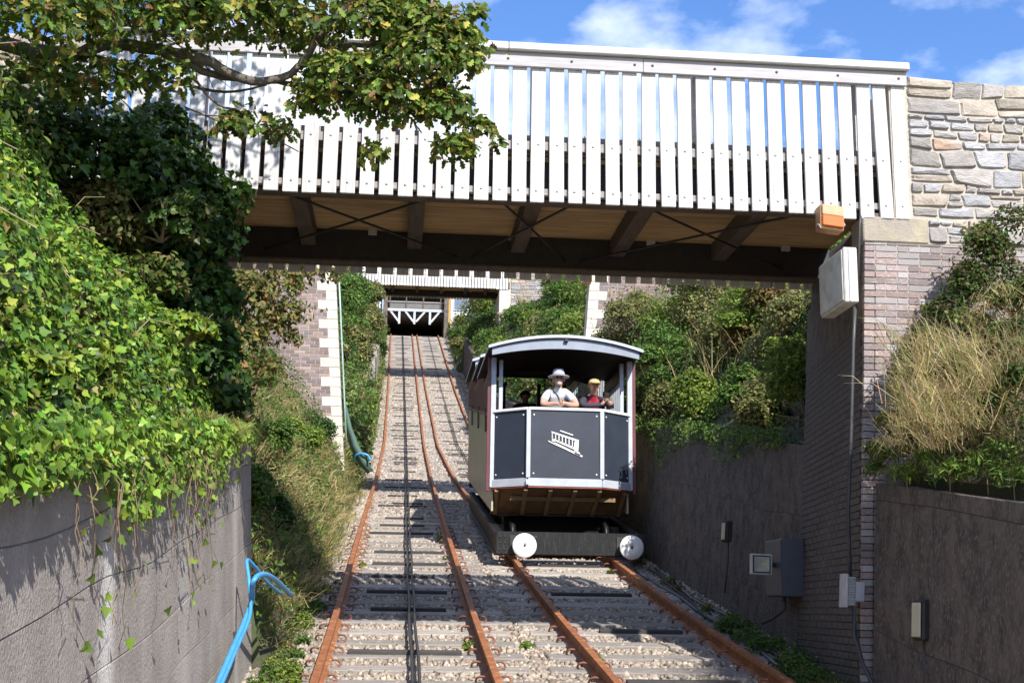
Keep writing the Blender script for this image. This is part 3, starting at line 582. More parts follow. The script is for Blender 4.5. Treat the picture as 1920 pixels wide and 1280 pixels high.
def shed(label, x0, x1, z0, z1, win):
    t = empty('cabin', ((x0+x1)/2, 89.5, z0), label, 'cabin'); inv_ = Matrix.Translation(t.location).inverted(); n = int((x1-x0)/0.16)
    for i in range(n):
        q = MB(); q.box((x0+i*(x1-x0)/n, 88.9+(0.02 if i % 2 else 0), z0), (x0+(i+1)*(x1-x0)/n-0.006, 89.1, z1)); o = q.build('cladding_board', M_clad, t); o.matrix_parent_inverse = inv_
    q = MB(); q.box((x0, 89.12, z0), (x1, 92, z1)); o = q.build('wall', M_clad, t); o.matrix_parent_inverse = inv_
    q = MB(); q.box((x0-0.2, 88.6, z1+0.003), (x1+0.2, 92.2, z1+0.15)); o = q.build('roof', M_beam, t); o.matrix_parent_inverse = inv_
    q = MB(); q.box((win[0]-0.08, 88.84, win[2]-0.08), (win[1]+0.08, 88.895, win[3]+0.08)); o = q.build('window', M_grey, t); o.matrix_parent_inverse = inv_
    q = MB(); q.box((win[0], 88.82, win[2]), (win[1], 88.838, win[3])); p = q.build('pane', M_glassd, o)
shed('white boarded cabin with grey window right of the top station', xb+0.5, xb+3.2, zt-1.6, zt+2.2, (xb+0.75, xb+1.65, zt+0.15, zt+0.95))
shed('white boarded cabin half hidden by bushes left of the top station', xa-2.6, xa-0.45, zt-1.2, zt+2.2, (xa-1.9, xa-1.1, zt+0.2, zt+1.0))
SP('orange_post', (xb+0.33, 88.6, zt-1.0), (xb+0.47, 88.75, zt+1.1), mat('ochre_paint', (0.55, 0.30, 0.06), rough=0.5))

# ============================================================ tram car
CX = 2.56; RZ = gzf(19.6)
car = empty('tram_car', (CX, 20, RZ), 'dark blue and grey open funicular tram car with white buffers and an arched roof', 'tram car'); inv = Matrix.Translation(car.location).inverted()
def CB(nm, mb, M, bev=0.0, par=None, smooth=False):
    o = mb.build(nm, M, par or car, smooth, bev); o.matrix_parent_inverse = inv if par is None else Matrix.Identity(4); 
    return o
sl = 0.168                                     # slope of the line under the car
A, B_, C_, D_ = Vector((1.47, 20.05, 0)), Vector((1.99, 19.6, 0)), Vector((3.14, 19.6, 0)), Vector((3.66, 20.05, 0))
Z = lambda v, z: Vector((v.x, v.y, z))
names = [('front_panel', B_, C_), ('side_front_panel', A, B_), ('side_front_panel', C_, D_)]
panels = []
for nm, p, q in names:
    d = (q-p).normalized(); p2, q2 = p+d*0.035, q-d*0.035
    b = MB(); b.bar(Z(p2, 2.505), Z(q2, 2.505), 0.03, 1.05); panels.append(CB(nm, b, M_navy, 0.003))
    n = Vector((d.y, -d.x, 0)).normalized()
    bb = MB()
    for pp in (p2+d*0.05, q2-d*0.05):
        for z in (2.05, 2.96): bb.lathe(Z(pp, z)+n*0.014, n, [(0, 0.013), (0.008, 0.013), (0.011, 0.006)], 8)
    CB('screw_heads', bb, M_white, 0, panels[-1])
    b = MB(); b.bar(Z(p, 1.915), Z(q, 1.915), 0.07, 0.125); CB('bottom_rail', b, M_grey, 0.006)
    b = MB(); b.bar(Z(p, 3.055), Z(q, 3.055), 0.085, 0.045); CB('top_rail', b, M_white, 0.008)
    b = MB(); b.bar(Z(p, 1.842), Z(q, 1.842), 0.05, 0.018); CB('trim_strip', b, mat('red_trim', (0.30, 0.07, 0.045), rough=0.5), 0)
for p in (B_, C_):
    b = MB(); b.box((p.x-0.033, p.y-0.042, 1.98), (p.x+0.033, p.y+0.03, 3.032)); CB('panel_post', b, M_grey, 0.006)
b = MB(); b.box((1.955, 19.54, 1.87), (2.0, 19.563, 1.95)); CB('coupling_lug', b, M_lgrey, 0.004)
# emblem of a little tram on a slope, on the centre panel
def ep(x, y): q = atY(x, y, 19.578); return (q[0], 19.576, q[2])
b = MB(); off = (0, -0.005, 0)
b.prism([ep(1027, 825), ep(1029, 828), ep(1091, 857), ep(1092.5, 854)][::-1], off)                                   # rail
b.prism([ep(1035, 821), ep(1034.5, 826), ep(1081, 848), ep(1084, 841)][::-1], off)                                   # body side
b.prism([ep(1034, 808), ep(1034, 811), ep(1083, 828), ep(1086, 825)][::-1], off)                                     # roof
for k in range(8):
    x = 1034.5+k*6.3; yt = 810.5+k*2.2; yb = 822+k*2.7; b.prism([ep(x, yt), ep(x, yb), ep(x+1.8, yb+0.9), ep(x+1.8, yt+0.6)][::-1], off)
b.prism([ep(1077, 828), ep(1076, 842), ep(1084, 846), ep(1085, 828)][::-1], (0, -0.006, 0)); b.prism([ep(1078, 845), ep(1077, 850), ep(1088, 855), ep(1087, 848)][::-1], off)
b.prism([ep(1040, 826), ep(1040, 830), ep(1076, 847), ep(1077, 843)][::-1], off); b.prism([ep(1050, 806), ep(1050, 808), ep(1074, 816.5), ep(1075, 814.5)][::-1], off)
CB('tram_emblem', b, mat('white_print', (0.82, 0.82, 0.80), rough=0.6, bump=0), 0, panels[0])
# corner posts and maroon boards
for s, p in ((-1, A), (1, D_)):
    b = MB(); b.box((p.x-0.04, p.y-0.04, 1.86), (p.x+0.04, p.y+0.05, 3.93)); CB('corner_post', b, M_grey, 0.006)
    b = MB(); b.box((p.x+s*0.043-0.0 if s > 0 else p.x-0.095, p.y-0.02, 1.80), (p.x+0.095 if s > 0 else p.x-0.043, p.y+0.03, 3.93)); CB('corner_board', b, M_maroon, 0.004)
    b = MB(); b.box((p.x-0.03-s*0.12, p.y+0.02, 3.08), (p.x+0.03-s*0.12, p.y+0.08, 3.9)); CB('inner_post', b, M_grey, 0.004)
# roofs: three stepped arches, each with a front fascia
def arch(x, zc, ze, hw): k = (x-CX)/hw; return ze+(zc-ze)*(1-k*k)
for i, (y0, y1, ze) in enumerate(((19.46, 22.35, 3.97), (22.25, 24.8, 4.36), (24.7, 27.3, 4.76))):
    hw = 1.22 if i == 0 else 1.17; zc = ze+0.20; xs = np.linspace(CX-hw, CX+hw, 17); b = MB()
    for x in xs:
        z = arch(x, zc, ze, hw); b.v += [(x, y0, z), (x, y1, z), (x, y1, z+0.045), (x, y0, z+0.045)]
    for j in range(16):
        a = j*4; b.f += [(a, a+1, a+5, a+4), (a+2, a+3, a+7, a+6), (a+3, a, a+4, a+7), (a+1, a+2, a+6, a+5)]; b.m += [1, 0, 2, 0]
    b.f += [(0, 1, 2, 3), (64, 65, 66, 67)]; b.m += [2, 2]
    CB('roof', b, [M_grey, M_inner, M_grey])
    b = MB(); h2 = hw-0.06; xs = np.linspace(CX-h2, CX+h2, 17); top = [(x, y0+0.05, arch(x, zc, ze, hw)-0.003) for x in xs]; bot = [(x, y0+0.05, arch(x, zc-0.17, ze-0.10, h2)-(0.0)) for x in xs]
    b.prism(top+bot[::-1], (0, 0.04, 0)); CB('roof_fascia', b, mat('slate_grey_fascia', (0.27, 0.30, 0.36), (0.22, 0.24, 0.29), rough=0.4, bump=0.03), 0)
    b = MB(); b.box((CX-0.03, y0-0.012, zc-0.06), (CX+0.03, y0+0.045, zc-0.02)); CB('marker_lamp', b, M_steel, 0.003)
    if i:
        b = MB(); b.box((CX-1.05, y0+0.1, ze-0.28), (CX+1.05, y0+0.14, ze+0.08)); CB('tier_header', b, M_inner)
# sides: inclined lower panel, vertical slats above
for s in (-1, 1):
    x = CX+s*1.09; y0, y1 = 20.07, 27.1; zb = lambda y: 1.50+sl*(y-20.07); zs = lambda y: 2.98+sl*(y-20.07)
    b = MB(); b.prism([(x, y0+0.05, zb(y0)), (x, y1, zb(y1)), (x, y1, zs(y1)), (x, y0+0.05, zs(y0))], (-s*0.03, 0, 0)); CB('side_panel', b, M_cream, 0.003)
    b = MB(); b.bar((x+s*0.01, y0+0.05, zs(y0)+0.03), (x+s*0.01, y1, zs(y1)+0.03), 0.06, 0.05); CB('side_sill', b, M_maroon, 0.004)
    b = MB(); b.bar((x-s*0.015, y0+0.05, 3.83), (x-s*0.015, 22.3, 3.83), 0.05, 0.16); CB('cant_rail', b, M_maroon)
    b = MB(); b.bar((x-s*0.015, 22.3, 4.22), (x-s*0.015, 24.75, 4.22), 0.05, 0.16); CB('cant_rail', b, M_maroon)
    b = MB(); b.bar((x-s*0.015, 24.75, 4.62), (x-s*0.015, 27.1, 4.62), 0.05, 0.16); CB('cant_rail', b, M_maroon)
    y = 20.75
    while y < 27.1:
        zt_ = 3.9 if y < 22.3 else 4.3 if y < 24.7 else 4.7
        q = MB(); q.box((x-0.012, y, zs(y)+0.03), (x+0.012, y+0.10, zt_)); q.m = [1, 1, 0 if s > 0 else 1, 1 if s > 0 else 0, 1, 1 if s < 0 else 0]
        CB('side_slat', q, [M_grey, M_maroon]); y += 0.20 if y < 24.6 else 0.26
    for y in (21.2, 23.2, 25.2):
        q = MB(); q.bar((x+s*0.035, y, zs(y)-0.26), (x+s*0.035, y+0.12, zs(y)+0.12), 0.03, 0.09); CB('drop_bracket', q, mat('brown_bracket', (0.11, 0.06, 0.045), rough=0.6))
# floors, seats, rear
for i, y0 in enumerate((19.7, 22.3, 24.7)):
    b = MB(); b.box((CX-1.05 if i else CX-0.55, y0, 1.955+i*0.4), (CX+1.05 if i else CX+0.55, y0+2.5, 1.995+i*0.4)); CB('floor', b, M_inner)
    b = MB(); b.box((CX-1.0, y0+1.9, 2.40+i*0.4), (CX+1.0, y0+2.3, 2.45+i*0.4)); CB('bench_seat', b, M_under); b = MB(); b.box((CX-1.0, y0+2.3, 2.0+i*0.4), (CX+1.0, y0+2.34, 2.9+i*0.4)); CB('bench_back', b, M_inner)
b = MB(); b.box((CX-1.05, 27.05, 2.5), (CX+1.05, 27.1, 3.85)); CB('rear_panel', b, M_inner)
for xx in (CX-0.95, CX-0.35, CX+0.4, CX+0.95): b = MB(); b.box((xx-0.035, 27.02, 3.8), (xx+0.035, 27.08, 4.75)); CB('rear_post', b, M_steel)
# brown sloping underside with ribs
lowz = 1.50; pts = [Z(A, 1.85), Z(B_, 1.85), Z(C_, 1.85), Z(D_, 1.85)]; back = [Vector((1.50, 20.55, lowz)), Vector((1.99, 20.42, lowz)), Vector((3.14, 20.42, lowz)), Vector((3.62, 20.55, lowz))]
b = MB()
for k in range(3): b.hexa([back[k], back[k+1], back[k+1]+Vector((0, 0.2, 0)), back[k]+Vector((0, 0.2, 0)), pts[k]+Vector((0, 0.03, 0)), pts[k+1]+Vector((0, 0.03, 0)), pts[k+1]+Vector((0, 0.2, 0)), pts[k]+Vector((0, 0.2, 0))])
CB('underside', b, M_under)
for k, u in enumerate((0.02, 0.22, 0.40, 0.58, 0.76, 0.97)):
    pa = Vector((1.5+2.12*u, 19.63 if 0.2 < u < 0.8 else 19.98, 1.82)); pb = Vector((1.52+2.08*u, 20.40 if 0.2 < u < 0.8 else 20.5, 1.50)); b = MB(); b.bar(pa, pb, 0.06, 0.07); CB('rib', b, mat('pale_rib', (0.30, 0.19, 0.10), rough=0.8))
b = MB(); b.bar((1.75, 19.92, 1.69), (3.4, 19.92, 1.69), 0.05, 0.06); CB('batten', b, MATS['pale_rib'])
b = MB(); b.hexa([(1.55, 20.6, 1.47), (3.57, 20.6, 1.47), (3.57, 27, 1.47+sl*6.4), (1.55, 27, 1.47+sl*6.4), (1.55, 20.6, 1.52), (3.57, 20.6, 1.52), (3.57, 27, 1.52+sl*6.4), (1.55, 27, 1.52+sl*6.4)]); CB('body_bottom', b, M_black)
b = MB(); b.hexa([(1.72, 20.0, 0.95), (3.42, 20.0, 0.95), (3.42, 26, 0.95+sl*6), (1.72, 26, 0.95+sl*6), (1.72, 20.7, 1.46), (3.42, 20.7, 1.46), (3.42, 26, 1.46+sl*5.3), (1.72, 26, 1.46+sl*5.3)]); CB('underbody_shade', b, M_black)  # black mass added to stand for the shade between body and chassis
# chassis
b = MB(); b.box((1.47, 19.02, 0.79), (3.70, 19.12, 1.125)); CB('buffer_beam', b, M_black, 0.01)
bb = MB()
for xx in (1.53, 1.60, 3.60, 3.66):
    for z in (0.86, 0.96, 1.05): bb.lathe((xx, 19.02, z), (0, -1, 0), [(0, 0.014), (0.01, 0.014), (0.014, 0.008)], 7)
for xx in np.arange(1.9, 3.4, 0.11): bb.lathe((xx, 19.02, 0.955), (0, -1, 0), [(0, 0.009), (0.006, 0.006)], 6)
CB('rivet_heads', bb, M_steel)
for x in (1.52, 3.62):
    b = MB(); b.hexa([(x-0.03, 19.12, 0.80), (x+0.03, 19.12, 0.80), (x+0.03, 26.6, 0.80+sl*7.48), (x-0.03, 26.6, 0.80+sl*7.48), (x-0.03, 19.12, 1.10), (x+0.03, 19.12, 1.10), (x+0.03, 26.6, 1.10+sl*7.48), (x-0.03, 26.6, 1.10+sl*7.48)]); CB('side_girder', b, M_black, 0.006)
    for zf in (0.785, 1.105):
        b = MB(); b.bar((x, 19.13, zf), (x, 26.6, zf+sl*7.47), 0.13, 0.02); CB('girder_flange', b, M_black)
for y in (19.35, 20.6, 22.5, 24.5, 26.3):
    z = 1.0+sl*(y-19.12); b = MB(); b.box((1.56, y, z-0.08), (3.58, y+0.09, z+0.08)); CB('cross_member', b, M_black)
for y in (20.7, 22.6, 24.6, 26.4):
    z = 1.08+sl*(y-19.12)
    for x in (1.75, 3.38): b = MB(); b.box((x-0.05, y, z), (x+0.05, y+0.1, z+0.30)); CB('body_support', b, M_black)
for y in (20.3, 25.2):
    z = gzf(y)+0.20
    for x in (CX-0.78, CX+0.70): b = MB(); b.lathe((x, y, z), (1, 0, 0), [(0, 0.205), (0.02, 0.225), (0.05, 0.225), (0.055, 0.2), (0.08, 0.2)], 28); CB('wheel', b, M_black, 0, None, True)
    b = MB(); b.tube([(CX-0.8, y, z), (CX+0.8, y, z)], 0.045, 10); CB('axle', b, M_steel)
for x in (1.88, 3.47):
    b = MB(); b.lathe((x, 18.90, 0.915), (0, -1, 0), [(0, 0.175), (0.03, 0.18), (0.042, 0.17), (0.05, 0.09), (0.052, 0.022), (0.046, 0.02)], 32); o = CB('buffer', b, M_white, 0, None, True)
    b = MB(); b.lathe((x, 19.02, 0.915), (0, -1, 0), [(0, 0.10), (0.06, 0.08), (0.125, 0.06)], 16); CB('buffer_stem', b, M_steel, 0, o)
    b = MB(); b.lathe((x, 18.847, 0.915), (0, -1, 0), [(0, 0.018), (0.006, 0.018), (0.008, 0.01)], 10); CB('buffer_bolt', b, M_steel, 0, o)
    b = MB(); b.box((x-0.2, 19.0, 0.85), (x-0.15, 19.02, 1.07)); b.box((x-0.148, 19.0, 1.03), (x+0.2, 19.02, 1.07)); CB('buffer_bracket', b, M_steel)

# ============================================================ people
def skin_mesh(V, E, rads, name):
    me = bpy.data.meshes.new(name); me.from_pydata([tuple(v) for v in V], E, []); o = bpy.data.objects.new(name, me); col.objects.link(o)
    md = o.modifiers.new('skin', 'SKIN'); md.use_smooth_shade = True; md.branch_smoothing = 0.4
    for i, r_ in enumerate(rads):
        sv = me.skin_vertices[0].data[i]; sv.radius = (r_, r_) if not isinstance(r_, tuple) else r_; sv.use_root = (i == 0)
    sb = o.modifiers.new('sub', 'SUBSURF'); sb.levels = 2; sb.render_levels = 2
    bpy.context.view_layer.update(); dg = bpy.context.evaluated_depsgraph_get(); out = bpy.data.meshes.new_from_object(o.evaluated_get(dg)); bpy.data.objects.remove(o); bpy.data.meshes.remove(me); return out
M_skin = mat('skin', (0.58, 0.34, 0.25), (0.50, 0.27, 0.19), rough=0.55, scale=6, bump=0.05); M_hair = mat('dark_hair', (0.03, 0.022, 0.018), rough=0.6, bump=0.2)
def person(base, label, shirt, trousers, sleeve_y, arm, head_fwd, hat, forearm_skin=True, beard=None, undershirt=None, seated=False):
    x, y, zf = base       # shoulder centre
    V = [(x, y+0.42, zf-0.42), (x, y+0.27, zf-0.27), (x, y+0.10, zf-0.10), (x, y, zf+0.02), (x, y-0.05, zf+0.075), (x, y-0.075+head_fwd*0.5, zf+0.12), (x, y-0.095+head_fwd, zf+0.185), (x, y-0.085+head_fwd, zf+0.265)]
    E = [(0,1),(1,2),(2,3),(3,4),(4,5),(5,6),(6,7)]; rads = [0.15, 0.155, 0.165, 0.10, 0.055, 0.066, 0.085, 0.068]
    fing = []
    for s in (-1, 1):
        sh, el, wr, hd = arm(s); n = len(V); V += [(x+s*0.17, y+0.03, zf-0.005), (x+el[0], y+el[1], zf+el[2]), (x+wr[0], y+wr[1], zf+wr[2]), (x+hd[0], y+hd[1], zf+hd[2])]
        E += [(2, n), (n, n+1), (n+1, n+2), (n+2, n+3)]; rads += [0.085, 0.05, 0.033, (0.04, 0.022)]; fing.append((Vector(V[-1]), Vector(V[-2]), s))
    for s in (-1, 1):
        n = len(V); k = -0.42
        leg = [(x+s*0.10, y+0.42, zf-0.50), (x+s*0.11, y+0.38 if not seated else y-0.02, zf-0.85 if not seated else zf-0.52), (x+s*0.11, y+0.46 if not seated else y-0.02, max(zf-1.24, 2.02) if not seated else zf-0.92), (x+s*0.12, y+0.30 if not seated else y-0.18, max(zf-1.27, 2.0) if not seated else zf-0.95)]
        V += leg; E += [(0, n), (n, n+1), (n+1, n+2), (n+2, n+3)]; rads += [0.10, 0.075, 0.05, 0.045]
    me = skin_mesh(V, E, rads, 'body'); nose = MB(); hc = Vector(V[6])
    for mm in (shirt, M_skin, trousers, undershirt or shirt): me.materials.append(mm)
    vs = me.vertices
    for p in me.polygons:
        c = p.center; dh = c.z-(zf+0.055); i = 0
        if dh > 0 and abs(c.x-x) < 0.13: i = 1
        elif c.z < zf-0.45: i = 2
        elif c.y < y+sleeve_y and abs(c.x-x) < 0.36 and c.z > zf-0.34 and not (abs(c.x-x) < 0.12 and c.y > y-0.16): i = 1 if forearm_skin else 0
        if not forearm_skin and any((c-f[0]).length < 0.065 for f in fing): i = 1
        if undershirt and i == 0 and abs(c.x-x) < 0.075 and y-0.2 < c.y < y+0.06 and zf-0.3 < c.z < zf+0.03: i = 3
        p.material_index = i
    import bmesh
    bm = bmesh.new(); bm.from_mesh(me); me2 = MB()
    for h0, w0, s in fing:         # four fingers and a thumb on each hand
        d = (h0-w0).normalized(); side = d.cross(Vector((0, 0, 1))).normalized()
        for k in range(4):
            b0 = h0+Vector((0, 0, 0.020-0.013*k))+d*0.01; ln = (0.05, 0.058, 0.054, 0.042)[k]
            me2.tube([b0, b0+d*ln*0.55+Vector((0, -0.012, 0)), b0+d*ln*0.8+Vector((0, 0.004, -0.012))], [0.0095, 0.009, 0.007], 6, 1)
        me2.tube([w0.lerp(h0, 0.5)+Vector((0, 0, 0.018)), h0+Vector((0, -0.012, 0.04)), h0+d*0.02+Vector((0, -0.01, 0.055))], [0.011, 0.010, 0.008], 6, 1)
    nz_ = hc+Vector((0, -0.082, -0.005)); me2.add([nz_+Vector((0, 0.01, 0.03)), nz_+Vector((-0.016, 0.008, -0.012)), nz_+Vector((0.016, 0.008, -0.012)), nz_+Vector((0, -0.022, -0.010))], [(0, 1, 3), (0, 3, 2), (1, 2, 3)], 1)
    for s in (-1, 1): me2.lathe(hc+Vector((s*0.088, 0.005, 0.0)), (s, 0, 0), [(-0.01, 0.028), (0.008, 0.024)], 8, 1)
    tmp = me2.mesh('tmp', [shirt, M_skin]); bm.from_mesh(tmp); bm.to_mesh(me); bm.free(); bpy.data.meshes.remove(tmp)
    o = bpy.data.objects.new('person', me); link(o); tag(o, label, 'person')
    e = MB()
    for s in (-1, 1): e.lathe(hc+Vector((s*0.03, -0.081, 0.022)), (0, -1, 0), [(0, 0.013), (0.008, 0.010)], 8)
    e.build('eyes', M_hair, o); e = MB()
    for s in (-1, 1): e.bar(hc+Vector((s*0.012, -0.088, 0.042)), hc+Vector((s*0.052, -0.078, 0.045)), 0.012, 0.010)
    e.build('eyebrows', mat('grey_brow', (0.16, 0.12, 0.10), rough=0.9, bump=0), o); e = MB(); e.bar(hc+Vector((-0.028, -0.084, -0.045)), hc+Vector((0.028, -0.084, -0.045)), 0.014, 0.011); e.build('mouth', mat('lips', (0.36, 0.14, 0.11), rough=0.5, bump=0), o)
    if beard:
        e = MB(); e.lathe(hc+Vector((0, -0.05, -0.055)), (0, -0.2, -1), [(0, 0.042), (0.025, 0.042), (0.045, 0.028), (0.052, 0.01)], 14); e.build('beard', beard, o, True)
    hat(o, hc); return o
def brim_hat(o, hc):
    M = mat('grey_sun_hat', (0.46, 0.46, 0.52), (0.38, 0.38, 0.44), rough=0.9, bump=0.2); b = MB(); b.lathe(hc+Vector((0, 0.005, 0.045)), (0, 0.06, 1), [(-0.006, 0.172), (0.002, 0.172), (0.014, 0.104), (0.07, 0.096), (0.112, 0.086), (0.124, 0.07), (0.116, 0.03), (0.112, 0.005)], 22); h = b.build('sun_hat', M, o, True)
    b = MB(); b.lathe(hc+Vector((0, 0.006, 0.058)), (0, 0.06, 1), [(0, 0.107), (0.025, 0.103)], 22); b.build('hat_band', mat('hat_band_cloth', (0.25, 0.26, 0.31), rough=0.9), h)
    for s in (-1, 1): e = MB(); e.tube([hc+Vector((s*0.03+0.024*math.cos(a), -0.092, 0.018+0.02*math.sin(a))) for a in np.linspace(0, 6.2, 10)], 0.003, 4); e.build('glasses', M_steel, o)
def cap_hat(o, hc):
    M = mat('tan_cap', (0.58, 0.40, 0.20), (0.48, 0.33, 0.16), rough=0.9, bump=0.2); b = MB(); b.lathe(hc+Vector((0, 0.0, 0.03)), (0, -0.1, 1), [(0, 0.098), (0.04, 0.094), (0.075, 0.07), (0.09, 0.03), (0.093, 0.004)], 20); h = b.build('cap', M, o, True)
    b = MB(); b.prism([hc+Vector((0.088*math.cos(a), -0.065-0.13*abs(math.sin(a)), 0.044-0.02*abs(math.sin(a)))) for a in np.linspace(math.pi, 2*math.pi, 9)], (0, 0, 0.01)); b.build('peak', M, h)
def hair(o, hc):
    b = MB(); b.lathe(hc+Vector((0, 0.03, -0.03)), (0, 0.1, 1), [(0, 0.085), (0.05, 0.105), (0.10, 0.09), (0.135, 0.04), (0.14, 0.005)], 16); b.build('hair', M_hair, o, True)
p1 = atY(1046, 735, 20.0); zr = 3.085
M_wshirt = mat('white_shirt', (0.74, 0.76, 0.82), (0.62, 0.64, 0.72), rough=0.85, scale=10, bump=0.2); M_trs = mat('dark_trousers', (0.05, 0.05, 0.065), rough=0.9)
dz1 = zr+0.045-(float(p1[2]))
def arm1(s): return ((0, 0, 0), (s*0.275, -0.26, dz1+0.01), (s*0.075, -0.42, dz1+0.015), (s*0.012, -0.45, dz1+0.02+0.012*s))
o1 = person((float(p1[0]), 20.0, float(p1[2])), 'man in white shirt and grey sun hat leaning on the front of the tram', M_wshirt, M_trs, -0.19, arm1, 0.0, brim_hat, True, mat('grey_beard', (0.55, 0.52, 0.5), rough=0.9, bump=0.4))
b = MB(); q = Vector(p1); b.tube([q+Vector((-0.11, -0.02, 0.09)), q+Vector((-0.09, -0.14, 0.0)), q+Vector((-0.03, -0.20, -0.09)), q+Vector((0.02, -0.16, -0.2))], 0.012, 5); b.build('shoulder_strap', M_hair, o1)
p2 = atY(1112, 748, 20.05); dz2 = float(atY(1137, 752, 19.62)[2])-float(p2[2]); dx2 = float(atY(1137, 752, 19.66)[0])-float(p2[0])
M_jack = mat('dark_jacket', (0.05, 0.045, 0.065), (0.035, 0.032, 0.05), rough=0.8, bump=0.2)
def arm2(s): return ((0, 0, 0), (s*0.23+0.02, -0.30, -0.16), (dx2+s*0.075, -0.38, dz2-0.05), (dx2+s*0.035, -0.41, dz2))
person((float(p2[0]), 20.05, float(p2[2])), 'man in dark jacket and tan cap looking down at a phone', M_jack, M_trs, -0.5, arm2, -0.03, cap_hat, False, None, mat('red_shirt', (0.55, 0.03, 0.06), rough=0.8))
ph = MB(); pc = Vector((float(p2[0])+dx2, 19.62, float(p2[2])+dz2+0.055)); ph.bar(pc+Vector((0, 0.02, -0.07)), pc+Vector((0, -0.03, 0.07)), 0.075, 0.01, up=(0, 1, 0)); ph = ph.build('phone', M_steel, bevel=0.003); tag(ph, 'black mobile phone held up by the man in the tan cap', 'phone')
p3 = atY(984, 762, 23.6); person((float(p3[0]), 23.6, float(p3[2])), 'dark-haired passenger in dark clothes seated deep inside the tram', M_jack, M_trs, -0.5, lambda s: ((0, 0, 0), (s*0.26, -0.1, -0.22), (s*0.16, -0.3, -0.36), (s*0.1, -0.36, -0.38)), 0.0, hair, False, seated=True)

# ============================================================ lamps, cabinets, cables
def at(o, label, cat, group=None): return tag(o, label, cat, group)
def amber(px, py, Y, label, w_=0.22):
    c = atY(px, py, Y); t = empty('floodlight', c, label, 'floodlight'); M_pale = mat('hazy_glass', (0.50, 0.37, 0.22), (0.40, 0.26, 0.13), rough=0.2, bump=0)
    h = w_*0.53
    b = MB(); b.box((-w_/2, 0, -h), (w_/2, 0.12, h)); b.build('housing', mat('faded_orange_housing', (0.42, 0.22, 0.10), rough=0.5), t, bevel=0.012)
    b = MB(); b.box((-w_*0.45, -0.022, -h*0.8), (w_*0.45, -0.003, h*0.05)); b.build('amber_lens', M_amber, t, bevel=0.006)
    b = MB(); b.box((-w_*0.45, -0.018, h*0.07), (w_*0.45, -0.003, h*0.9)); b.build('clear_lens', M_pale, t, bevel=0.006)
    b = MB(); b.tube([(-w_*0.56, 0.05, -h*0.6), (-w_*0.6, -0.01, -h*0.8), (-w_*0.5, 0.0, -h*1.02)], 0.006, 5); b.tube([(w_*0.5, 0.06, h*0.2), (w_*0.62, 0.06, -h*0.3), (w_*0.5, 0.06, -h*0.6)], 0.012, 6); b.build('bracket', M_lgrey, t)
    b = MB(); b.bar((0, 0.06, h*0.9), (0, 0.2, h*1.6), 0.04, 0.02); b.build('mounting_arm', M_steel, t); t.rotation_euler = (rad(-6), rad(4), rad(6)); return t
amber(1561, 407, 10.38, 'amber floodlight hung under the slats at the right end of the nearest footbridge')
amber(1100, 521, 26.3, 'small amber floodlight under the second footbridge beside its quoins')
# off-white cabinet on the pier
Yc = 10.22; xl = float(atY(1583, 520, Yc)[0]); xr = float(atY(1609, 520, Yc)[0]); Yb = 10.85; zt_, zb_ = float(atY(1590, 463, Yc)[2]), float(atY(1590, 566, Yc)[2])
t = empty('electrical_cabinet', ((xl+xr)/2, Yc, zb_), 'off-white electrical cabinet high on the brick pier', 'cabinet'); inv = Matrix.Translation(t.location).inverted()
b = MB(); b.box((xl, Yc, zb_), (xr, Yb, zt_)); PI(b.build('case', M_cab, t, bevel=0.01)); b = MB(); b.box((xl-0.012, Yc+0.02, zb_+0.02), (xl-0.002, Yb-0.02, zt_-0.02)); PI(b.build('door', M_cab, t, bevel=0.004)); b = MB(); b.box((xl+0.04, Yc-0.008, zb_+0.01), (xl+0.05, Yc-0.001, zt_-0.01)); PI(b.build('seam', M_lgrey, t))
b = MB(); b.box((xl+0.02, 10.45, zb_+0.1), (xr-0.005, Yb+0.05, zt_-0.1)); PI(b.build('mounting_block', M_dconc, t))
def tubes(name, paths, r, M, label, cat, n=6):
    b = MB()
    for p in paths: b.tube(p, r, n)
    return tag(b.build(name, M, smooth=True), label, cat)
cp = [atY(1603, 575, 10.46), atY(1600, 640, 10.46), atY(1596, 800, 10.46), atY(1590, 960, 10.46), atY(1594, 1085, 10.46)]
tubes('cable', [[tuple(p) for p in cp]], 0.017, M_pipe, 'black cable running down the edge of the brick pier', 'cable')
cp = [atY(1607, 575, 10.44), atY(1612, 420, 10.44), atY(1614, 405, 10.44)]; tubes('conduit', [[tuple(p) for p in cp]], 0.012, M_pipe, 'short conduit between the bridge and the off-white cabinet', 'conduit')
cp = [atY(1600, 1135, 10.3), atY(1603, 1190, 10.3), atY(1618, 1245, 10.1), atY(1640, 1290, 9.9)]; tubes('cable', [[tuple(p) for p in cp]], 0.018, M_pipe, 'black cable drooping from the finned lamp to the ground', 'cable')
